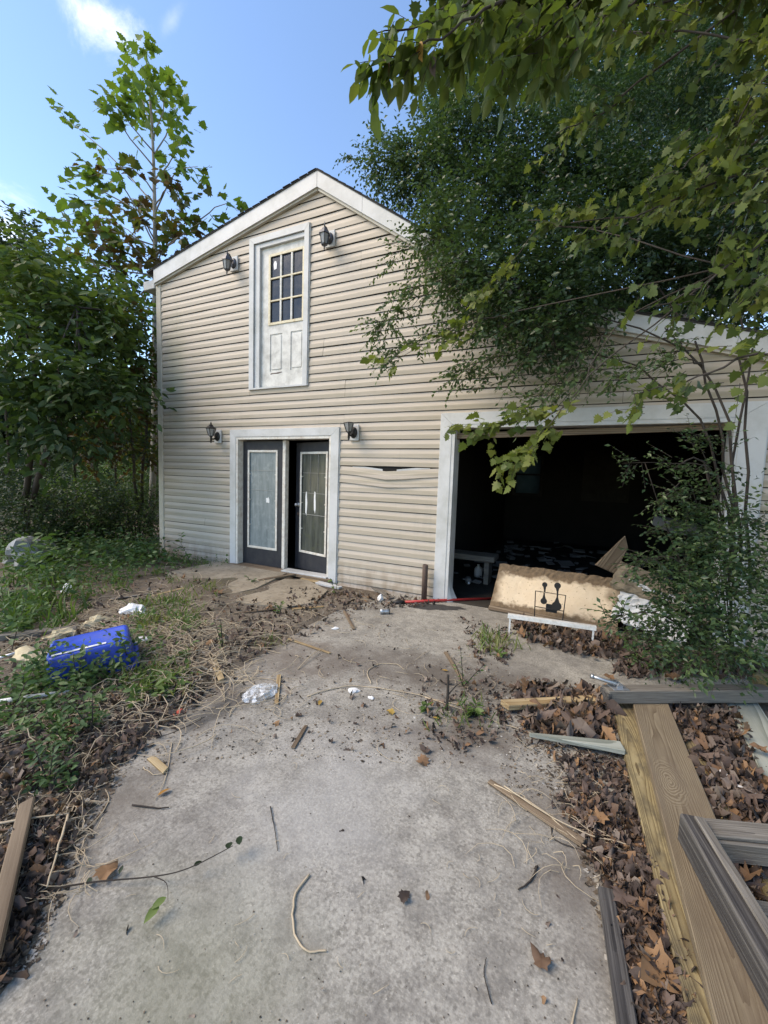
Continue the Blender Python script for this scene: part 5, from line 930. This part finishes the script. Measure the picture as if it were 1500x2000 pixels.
# ================================================================== GROUND COVER
def in_px(poly, n):                                   # ground spots seen inside an outline
    p = np.array(poly, float); out = []; lo, hi = p.min(0), p.max(0)
    while len(out) < n:
        q = lo+(hi-lo)*RNG.random((n*2, 2)); k = inside(q[:, 0], q[:, 1], [tuple(a) for a in p]); out += list(q[k])
    out = np.array(out[:n]); G_ = np.array([gp(u, v) for u, v in out]); return G_[:, 0], G_[:, 1]
def floor_z(x, y): return np.maximum(gz(x, y), np.where(inside(x, y, SLAB), 0.0, -9))
class Multi:
    def __init__(s): s.V = []; s.F = {}; s.R = []; s.n = 0
    def add(s, Vv, Fs, rnd):
        for f in Fs: s.F.setdefault(f.shape[1], []).append(f+s.n)
        s.V.append(Vv); s.R.append(rnd); s.n += len(Vv)
    def build(s, name, mat, parent=None): return np_obj(name, np.concatenate(s.V), [np.concatenate(v) for v in s.F.values()], mat, parent, np.concatenate(s.R), True)
DEAD = [t_dead(k) for k in range(8)]
def t_big(k):
    v, f = t_maple(0.35); v = v.copy(); v[:, 2] += 0.10*np.sin(v[:, 0]*6+k)+0.10*np.sin(v[:, 1]*7+k); v[:, 1] *= 0.85; return v, f
LIT = Multi()
def scatter(poly, n, s0, s1, lift=0.03, lo=0.0, hi=1.0, tilt=0.5):
    x, y = in_px(poly, n); z = floor_z(x, y)+0.004+lift*RNG.random(n)**1.5; k = RNG.choice([0, 1, 3, 5, 7, 1, 3, 5, 2], n)
    for j in range(8):
        m_ = k == j
        if not m_.any(): continue
        c_ = m_.sum(); a = RNG.random(c_)*6.283; A = np.stack([np.cos(a), np.sin(a), RNG.normal(size=c_)*0.25], 1); N = RNG.normal(size=(c_, 3))*tilt; N[:, 2] += 1
        S = s0+(s1-s0)*RNG.random(c_)**1.7; Vv, Fs = leaves(np.stack([x[m_], y[m_], z[m_]], 1), A, N, S, DEAD[j]); LIT.add(Vv, Fs, np.repeat(lo+(hi-lo)*RNG.random(c_)**1.3, len(DEAD[j][0])))
RIGHT = [(945,1330),(1190,1340),(1200,1370),(1215,1480),(1270,1680),(1370,2010),(1240,2010),(1215,1850),(1170,1720),(1120,1620),(1075,1560),(1180,1545),(1100,1490),(1010,1450),(960,1400)]
scatter(RIGHT, 1700, 0.012, 0.055, 0.012, 0, 1)
scatter([(1085,1480),(1215,1490),(1290,1720),(1370,2000),(1270,1960),(1200,1740),(1130,1600)], 1200, 0.015, 0.065, 0.02, 0, 1)
scatter([(1300,1370),(1420,1370),(1500,1560),(1500,1620),(1400,1605)], 1100, 0.02, 0.09, 0.05, 0, 1)
scatter([(1410,1640),(1500,1640),(1500,2000),(1480,1850)], 250, 0.04, 0.10, 0.05)
scatter([(1000,1212),(1200,1248),(1215,1290),(1110,1278),(1010,1245)], 500, 0.04, 0.11, 0.04, .1, 1)
scatter([(1190,1235),(1500,1235),(1500,1325),(1210,1325)], 900, 0.03, 0.09, 0.03, 0, .7)
scatter([(1000,1340),(1180,1360),(1200,1450),(1040,1430)], 500, 0.05, 0.13, 0.05, .1, 1)
scatter([(-60,1400),(120,1430),(215,1450),(205,1530),(140,1650),(95,1760),(20,1910),(-60,1990)], 1300, 0.015, 0.065, 0.025, 0, .95)
scatter([(150,1350),(420,1330),(380,1390),(240,1500),(120,1450)], 600, 0.02, 0.06, 0.02, 0, .7)
scatter([(0,1090),(330,1085),(460,1170),(620,1190),(480,1290),(350,1370),(150,1420),(0,1400)], 1500, 0.015, 0.07, 0.03, 0, 1)
scatter([(460,1180),(720,1175),(680,1210),(560,1260),(470,1300),(440,1260)], 350, 0.02, 0.06, 0.015, 0, .8)
scatter([(560,1150),(860,1172),(850,1186),(700,1192),(560,1180)], 400, 0.02, 0.07, 0.02, .1, 1)
scatter([(900,1210),(1000,1225),(1000,1300),(930,1300)], 160, 0.02, 0.07, 0.01)
scatter([(820,1330),(960,1330),(980,1440),(880,1480),(820,1420)], 160, 0.02, 0.06, 0.01)
scatter([(450,1250),(960,1200),(1000,1350),(950,1480),(480,1460),(350,1420)], 160, 0.015, 0.05, 0.006)
scatter([(150,1550),(1100,1550),(1180,1990),(100,1990)], 16, 0.012, 0.03, 0.003)
tag(LIT.build('leaf_litter', 'dead_leaf'), 'brown dead leaves matted along both sides of the concrete', 'leaf litter', kind='stuff')
# crumbs, chips and grit swept over the concrete
GR = Multi()
tv = np.array([(0,-.5,0),(1,-.3,.1),(.9,.4,0),(.1,.5,.12)]); tf = [np.array([(0,1,2,3)])]
for poly, n, s0, s1 in (([(380,1340),(560,1240),(720,1180),(870,1180),(960,1250),(1000,1400),(900,1500),(500,1480),(300,1500),(180,1540)], 1900, .004, .016), ([(0,1080),(460,1150),(600,1190),(400,1340),(150,1480),(0,1450)], 1600, .006, .025), ([(900,1300),(1200,1350),(1230,1560),(1000,1560)], 1300, .004, .016), ([(1000,1420),(1200,1420),(1380,2000),(1230,2000),(1110,1600)], 2600, .004, .02), ([(-20,1400),(240,1430),(250,1500),(175,1640),(70,1880),(-20,1950)], 4200, .004, .02), ([(200,1250),(480,1250),(420,1360),(250,1420),(120,1440)], 2600, .006, .03), ([(460,1150),(640,1140),(850,1172),(700,1200),(480,1230)], 900, .006, .022), ([(100,1500),(1150,1500),(1200,2000),(60,2000)], 420, .002, .006)):
    x, y = in_px(poly, n); z = floor_z(x, y)+0.002; a = RNG.random(n)*6.28; N = RNG.normal(size=(n, 3))*0.3; N[:, 2] += 1
    Vv, Fs = leaves(np.stack([x, y, z], 1), np.stack([np.cos(a), np.sin(a), 0*a], 1), N, s0+(s1-s0)*RNG.random(n)**2.2, (tv, tf)); GR.add(Vv, Fs, np.repeat(RNG.random(n), 4))
leafmat('grit', [(0.03, 0.025, 0.02), (0.08, 0.06, 0.045), (0.16, 0.12, 0.085), (0.30, 0.25, 0.18), (0.5, 0.48, 0.44)], 0.0, 0.9)
tag(GR.build('debris_crumbs', 'grit'), 'crumbs of bark, chips and grit strewn over concrete and soil', 'debris', kind='stuff')
# dry stalks
ST_ = B()
def stalk(u0, v0, L, lift=0.03, r=0.0028):
    g = gp(u0, v0); a = random.random()*6.28; z0 = float(floor_z(g.x, g.y)); pts = []
    cu = random.uniform(-1.6, 1.6)
    for i in range(6):
        s_ = i/5; pts.append((g.x+math.cos(a+cu*s_)*L*s_, g.y+math.sin(a+cu*s_)*L*s_, z0+0.006+lift*math.sin(math.pi*s_)*random.uniform(.6, 1.2)))
    ST_.tube(pts, [r, r, r, r*0.9, r*0.7, r*0.4], 4, False)
for i in range(1000): stalk(random.gauss(270, 120), random.gauss(1270, 60), random.uniform(0.12, 0.5), random.uniform(0.0, 0.06))
for i in range(200): stalk(random.gauss(170, 90), random.gauss(1400, 35), random.uniform(0.08, 0.35), 0.02, 0.002)
for i in range(190): stalk(random.uniform(-20, 190), random.uniform(1430, 1760), random.uniform(0.05, 0.22), 0.02, 0.0015)
for i in range(80): stalk(random.uniform(400, 980), random.gauss(1320, 60), random.uniform(0.05, 0.25), 0.01, 0.0016)
for i in range(80): stalk(random.uniform(1000, 1250), random.uniform(1420, 1720), random.uniform(0.05, 0.2), 0.02, 0.0014)
for i in range(40): stalk(random.uniform(250, 1100), random.uniform(1480, 1950), random.uniform(0.02, 0.07), 0.003, 0.0010)
for i in range(60): stalk(random.uniform(430, 760), random.uniform(1160, 1240), random.uniform(0.08, 0.35), 0.02, 0.002)
tag(ST_.build('dry_stalks', 'dry_stalk'), 'tangle of straw-coloured dry stalks beside and on the concrete', 'stalks', kind='stuff')
# single sticks and runners one can point to
def stick(px, r, mat, label, z=0.006, hop=0.0, cat='twig', name='twig'):
    P = [np.array(gp(u, v, z+hop*math.sin(math.pi*i/(len(px)-1)))) for i, (u, v) in enumerate(px)]; b = B(); limb(b, P, r, r*0.55, 6, 0.0015); return tag(b.build(name, mat, None, True), label, cat, 'twigs lying on the concrete')
stick([(604,1708),(578,1745),(572,1800),(585,1845),(605,1858),(638,1857)], 0.0045, 'dry_stalk', 'hooked pale twig on the open concrete near the bottom')
stick([(1050,1692),(1035,1720),(1012,1737)], 0.0045, 'twig', 'short dark twig on the concrete right of centre')
stick([(725,1335),(718,1310),(745,1296),(775,1298),(790,1308)], 0.004, 'dry_stalk', 'arched straw-coloured runner on the grimy concrete')
stick([(600,1360),(650,1345),(700,1340),(780,1350),(860,1368),(960,1392)], 0.004, 'dry_stalk', 'long pale runner crossing the middle of the concrete')
stick([(830,1362),(900,1385),(1000,1420),(1080,1445)], 0.0035, 'dry_stalk', 'second pale runner ending in the leaf pile')
stick([(965,1532),(1050,1575),(1120,1635),(1180,1672),(1275,1695)], 0.0035, 'dry_stalk', 'pale double vine stem running into the right leaf pile', 0.02)
stick([(985,1535),(1060,1585),(1150,1630),(1225,1650),(1290,1700),(1280,1752)], 0.003, 'dry_stalk', 'pale vine stem bending down beside the plank', 0.03)
stick([(1075,1602),(1085,1640),(1150,1665),(1190,1690)], 0.003, 'twig', 'brown forked twig below the thin lath')
stick([(-10,1608),(70,1597),(135,1588)], 0.005, 'dry_stalk', 'straight pale stick across the left leaves', 0.06)
stick([(133,1590),(115,1650),(92,1732)], 0.005, 'dry_stalk', 'pale stick slanting down along the left leaves', 0.055)
stick([(130,1645),(180,1610),(212,1565),(205,1540)], 0.003, 'dry_stalk', 'thin curved stem at the left concrete edge')
stick([(258,1572),(300,1578),(330,1577)], 0.004, 'twig', 'dark twig on concrete below the orange leaf')
stick([(335,1450),(330,1490),(320,1530),(302,1562)], 0.0025, 'dry_stalk', 'thin wavy stem above the orange leaf')
stick([(280,1498),(300,1512),(330,1508)], 0.0025, 'dry_stalk', 'fine pale stem by the small wood chip')
stick([(528,1575),(535,1610),(542,1662)], 0.0025, 'twig', 'thin brown stem upright on the middle left concrete')
stick([(262,1330),(285,1400),(330,1420),(395,1400)], 0.004, 'dry_stalk', 'curling straw runner at the left edge of the slab', 0.02)
stick([(240,1420),(310,1440),(400,1400)], 0.003, 'twig', 'dark runner at the left edge of the concrete', 0.02)
stick([(960,1960),(945,1900),(950,1870)], 0.002, 'twig', 'fine dark stem near the bottom centre right')
stick([(1115,2010),(1128,1950)], 0.003, 'dry_stalk', 'yellow straw at the bottom edge beside the batten')
# vine runner with a few leaves, bottom left
t = thing('vine_runner', 'leafy dark vine runner stretching over the concrete at lower left', 'vine'); b = B(); M_ = Multi()
P = [np.array(gp(u, v, z)) for u, v, z in ((90,1738,.01),(190,1722,.02),(300,1712,.03),(370,1695,.05),(455,1652,.07))]; limb(b, P, 0.0035, 0.0015, 5)
limb(b, [np.array(gp(300,1712,.03)), np.array(gp(325,1725,.04)), np.array(gp(328,1760,.03))], 0.002, 0.001, 4); limb(b, [np.array(gp(215,1720,.02)), np.array(gp(240,1690,.03))], 0.002, 0.001, 4)
b.build('stem', 'twig', t)
for i, (u, v, z, s_, r_) in enumerate(((445,1658,.07,.055,.1),(468,1650,.07,.055,.1),(378,1692,.05,.035,.05),(180,1722,.02,.035,.1),(325,1752,.05,.05,1),(312,1765,.04,.06,1),(240,1690,.03,.03,.2))):
    Vv, Fs = leaves(np.array([gp(u, v, z)]), np.array([[RNG.normal(), RNG.normal(), -0.2]]), np.array([[0.2, -0.4, 1.0]]), np.array([s_]), t_ovate()); np_obj('leaf', Vv, Fs, 'weed_leaf' if r_ > .5 else 'dark_leaf', t, np.full(len(Vv), r_))
# big single dead leaves
DL = [(210,1708,.085,'dead_leaf',.95,'rusty curled leaf beside the vine runner'),(318,1552,.06,'orange_leaf',.5,'orange oval leaf on the left concrete'),(1056,1880,.07,'dead_leaf',.8,'folded brown leaf on the lower right concrete'),(1285,1918,.15,'dead_leaf',1.0,'large curled sycamore leaf beside the plank at bottom right'),(1172,1612,.10,'dead_leaf',1.0,'bright tan leaf on the right leaf pile'),(1118,1590,.05,'orange_leaf',.2,'small orange oval leaf on the right pile edge'),(1255,1795,.08,'dead_leaf',.9,'rust leaf standing by the plank edge'),(1215,1770,.08,'dead_leaf',.4,'dark brown leaf flat beside the batten'),(825,1492,.08,'dead_leaf',.9,'tan star leaf on the concrete under the grimy patch'),(830,1468,.07,'dead_leaf',.7,'brown leaf just above the tan star leaf'),
 (625,1374,.06,'orange_leaf',.9,'yellow leaf on the middle of the concrete'),(762,1394,.06,'orange_leaf',1.0,'pale yellow star leaf right of the yellow leaf'),(790,1757,.05,'dead_leaf',.05,'small dark leaf on the open concrete'),(1040,1222,.16,'dead_leaf',.9,'big brown leaf cluster under the white bracket'),(1310,1330,.12,'dead_leaf',.9,'rust leaf beyond the grey post'),(1410,1530,.10,'dead_leaf',.85,'rust leaf beside the pale plank'),(1480,1492,.08,'dead_leaf',.9,'rust leaf lying on the pale plank'),(850,1405,.045,'orange_leaf',1.0,'pale yellow leaf below the dead stump'),(870,1312,.05,'orange_leaf',.8,'yellow leaf at the top of the stump'),(425,1168,.16,'dead_leaf',.85,'large brown leaf at the front edge of the doorstep'),(1160,1290,.07,'dead_leaf',.9,'tan leaf on concrete left of the hinge'),(700,1300,.04,'dead_leaf',.3,'small brown leaf left of the arched runner'),(1190,1330,.08,'dead_leaf',.9,'brown leaf resting by the post end'),(35,1840,.09,'dead_leaf',.3,'dark crumpled leaf at the left edge near the bottom'),(75,1720,.08,'dead_leaf',.5,'brown leaf below the slanting stick')]
for i, (u, v, s_, mt, r_, lb) in enumerate(DL):
    g = gp(u, v); z = float(floor_z(g.x, g.y))+0.01+(0.06 if 'pale plank' in lb and 'on' in lb else 0.02 if u > 1150 else 0); a = RNG.random()*6.28; Vv, Fs = leaves(np.array([(g.x-s_*0.4*math.cos(a), g.y-s_*0.4*math.sin(a), z)]), np.array([[math.cos(a), math.sin(a), 0.1]]), np.array([[0.1*RNG.normal(), 0.1*RNG.normal(), 1]]), np.array([s_]), t_big(i) if mt != 'orange_leaf' or 'star' in lb else t_ovate())
    tag(np_obj('fallen_leaf', Vv, Fs, mt, None, np.full(len(Vv), r_), True), lb, 'leaf', 'single fallen leaves')
# ------------------------------------------------------------------ low growth
def t_blade():
    v = []
    for x, w, z in ((0,.035,0),(.35,.04,.10),(.7,.028,.10),(1,.002,-.02)): v += [(x, w, z), (x, -w, z)]
    return np.array(v), [np.array([(0,1,3,2),(2,3,5,4),(4,5,7,6)])]
GRS = Fol(t_blade())
def grass(poly, ncl, per, L, lo=0, hi=1, spread=0.05):
    x, y = in_px(poly, ncl); z = floor_z(x, y); n = ncl*per; P = np.repeat(np.stack([x, y, z], 1), per, 0)+RNG.normal(size=(n, 3))*[spread, spread, 0]
    A = RNG.normal(size=(n, 3))*0.55; A[:, 2] = 0.55+0.6*RNG.random(n); GRS.put(P, A, RNG.normal(size=(n, 3))+[0, 0, .8], L*(0.5+0.8*RNG.random(n)), np.repeat(lo+(hi-lo)*RNG.random(ncl), per))
grass([(0,1150),(120,1130),(180,1200),(110,1250),(0,1250)], 40, 9, 0.22, .0, .5); grass([(270,1180),(380,1180),(390,1240),(260,1250)], 34, 11, 0.12, .3, .9); grass([(240,1310),(370,1300),(370,1360),(250,1380)], 22, 11, 0.10, .3, .9)
grass([(330,1130),(440,1150),(400,1200),(300,1200)], 14, 9, 0.12, .2, .9); grass([(930,1235),(1020,1240),(1010,1275),(940,1275)], 13, 12, 0.11, .3, 1); grass([(150,1120),(330,1100),(300,1160),(160,1180)], 25, 9, 0.13, .1, .8); grass([(330,1085),(455,1095),(450,1110),(330,1115)], 40, 9, 0.10, .2, .9); grass([(490,1270),(520,1240),(560,1260)], 6, 9, 0.07, .3, .9)
grass([(860,1380),(950,1370),(960,1420),(880,1420)], 10, 9, 0.08, .3, .9)
tag(GRS.build('grass_blade', None, 'grass_tufts'), 'tufts of green grass and weeds left of the concrete', 'grass', kind='stuff')
GC = Fol(t_ovate())
def cover(poly, n, size, H, lo=0, hi=1, nl=5):
    x, y = in_px(poly, n); z = floor_z(x, y); d = RNG.normal(size=(n, 3))*0.6; d[:, 2] = 0.7+0.5*RNG.random(n); d /= np.linalg.norm(d, axis=1, keepdims=True)
    GC.path(np.stack([x, y, z], 1), d, H*(0.4+RNG.random((n, 1))), nl, size, 0.5, lo, hi, 0, 0.5)
cover([(0,1080),(330,1075),(330,1120),(200,1180),(90,1200),(0,1200)], 330, 0.065, 0.34, 0, .55); cover([(0,1060),(310,1060),(310,1100),(0,1110)], 460, 0.08, 0.5, 0, .45); cover([(0,1200),(90,1200),(60,1260),(0,1260)], 90, 0.06, 0.25, .1, .8)
cover([(60,1330),(230,1320),(210,1355),(70,1365)], 150, 0.05, 0.30, 0, .7); cover([(200,1290),(265,1270),(270,1310),(210,1330)], 40, 0.05, 0.32, .1, .7); cover([(20,1080),(120,1075),(130,1125),(20,1130)], 80, 0.10, 0.5, .2, .9); cover([(150,1085),(310,1080),(310,1110),(150,1120)], 90, 0.09, 0.4, .1, .7); cover([(0,1330),(90,1340),(200,1350),(260,1330),(200,1420),(120,1470),(0,1440)], 170, 0.042, 0.13, 0, .7); cover([(60,1440),(150,1450),(150,1560),(70,1570)], 45, 0.035, 0.09, 0, .3); cover([(320,1080),(455,1092),(450,1112),(330,1120)], 90, 0.05, 0.15, .1, .9)
cover([(1195,1245),(1500,1240),(1500,1320),(1230,1318)], 420, 0.032, 0.10, 0, .6); cover([(20,1080),(120,1080),(120,1140),(20,1140)], 70, 0.09, 0.45, 0.1, .8); cover([(240,1220),(380,1220),(380,1300),(250,1330)], 90, 0.04, 0.10, .2, .9); cover([(250,1330),(370,1320),(360,1370),(260,1390)], 40, 0.055, 0.08, .5, 1)
tag(GC.build('weed_leaf', None, 'ground_cover'), 'low green leafy ground cover among the leaf litter', 'ground cover', kind='stuff')
# single weeds and seedlings
WD = [(375,1105,.55,11,.075,.2,.7,'tall leafy weed against the siding left of the french doors'),(250,1310,.34,12,.055,0,.5,'vine-like weed arching over the right end of the blue bin'),(150,1352,.30,10,.055,0,.5,'leafy sprig hanging before the blue bin'),(110,1345,.30,10,.05,0,.4,'dark leafy sprig at the left end of the blue bin'),(80,1140,.62,9,.13,.2,.8,'broad-leaved sapling in front of the grey sheet'),(215,1110,.45,9,.10,.2,.8,'broad-leaved seedling in the middle of the left weeds'),(655,1160,.22,8,.06,.5,1,'bright green weed at the right foot of the french door casing'),(640,1125,.25,7,.06,.4,1,'thin pinnate weed in front of the right french door'),(435,1275,.28,10,.035,.1,.6,'dark spindly weed at the left edge of the concrete'),(905,1340,.30,12,.028,.1,.7,'wispy seedling growing from a crack right of the stump'),(925,1395,.07,9,.06,.3,.9,'flat rosette weed below the stump'),(832,1390,.05,7,.05,.3,.9,'small rosette weed left of the stump'),(970,1282,.06,8,.05,.6,1,'bright low weed left of the white bracket'),(540,1198,.14,8,.045,.4,.9,'small green weed beside the yellow offcut'),(180,1440,.22,10,.045,0,.4,'dark ivy-like weed at the left slab edge'),(95,1540,.20,12,.045,0,.3,'dark green creeping weed over the left leaves'),(300,1365,.10,9,.09,.6,1,'bright dandelion rosette at the slab edge'),(490,1140,.12,8,.045,.1,.6,'small weed on the doorstep edge'),(20,1290,.5,10,.07,0,.6,'tall weed at the left edge beside the foam'),(30,1210,.55,9,.08,.3,.9,'leafy weed at the left edge above the foam'),(15,1420,.35,10,.06,0,.5,'leafy weed at the left edge below the pipe'),(1040,1250,.10,7,.03,.3,.8,'tiny weed among leaves under the bracket')]
for (u, v, H, nl, sz, lo, hi, lb) in WD:
    g = gp(u, v); z = float(floor_z(g.x, g.y)); t = thing('weed', lb, 'weed', (g.x, g.y, z), 'single weeds'); b = B(); f = Fol(t_ovate()); ns = 1 if H > .3 else 3
    for k in range(ns if nl > 7 else 2):
        d = np.array([RNG.normal()*0.35, RNG.normal()*0.35, 1.0 if H > 0.12 else 0.35]); d /= np.linalg.norm(d); st = np.array([[0.0, 0.0, 0.0]])
        f.path(st, d[None], np.array([[H]]), nl, sz, 0.25 if H > .3 else 0.6, lo, hi, 0, 0.35)
        if H > 0.3:
            for j in range(3): dd = d*0.6+RNG.normal(size=3)*0.5; dd[2] = abs(dd[2]); dd /= np.linalg.norm(dd); f.path(st+d[None]*H*(0.35+0.2*j), dd[None], np.array([[H*0.45]]), max(4, nl-4), sz*0.85, 0.35, lo, hi, 1)
        e = d*H; b.tube([(0,0,-0.01), tuple(d*H*0.5-np.array([0,0,.25*(H*.5)**2*.8])), tuple(e-np.array([0,0,.25*H*H*.8]))], [0.004, 0.003, 0.0015], 5, False)
    f.twigmesh(b, 0.0018); b.build('stem', 'twig', t); f.build('weed_leaf', t, 'foliage')
t = thing('dead_stump', 'thin dead stem standing upright in a crack of the concrete', 'stem', gp(872, 1387)); B().tube([(0,0,-0.01),(0.004,0,0.12),(0.0,0,0.24)], [0.011, 0.009, 0.008], 7).tube([(0.003,0,0.10),(0.05,0.02,0.17),(0.12,0.03,0.23)], [0.005, 0.004, 0.002], 5).build('stem', 'twig', t)
# burnt patch before the bollard
g = gp(850, 1186); b = B(); n = 26; b.add([(g.x, g.y, 0.010)]+[(g.x+0.34*math.cos(a)*(0.8+0.35*random.random()), g.y+0.10*math.sin(a)*(0.8+0.5*random.random())+0.12*math.cos(a), 0.003) for a in np.linspace(0, 6.283, n, endpoint=False)], [(0, 1+i, 1+(i+1) % n) for i in range(n)])
tag(b.build('ash_heap', 'scorched'), 'thin heap of black ash on the concrete at the garage corner', 'ash')
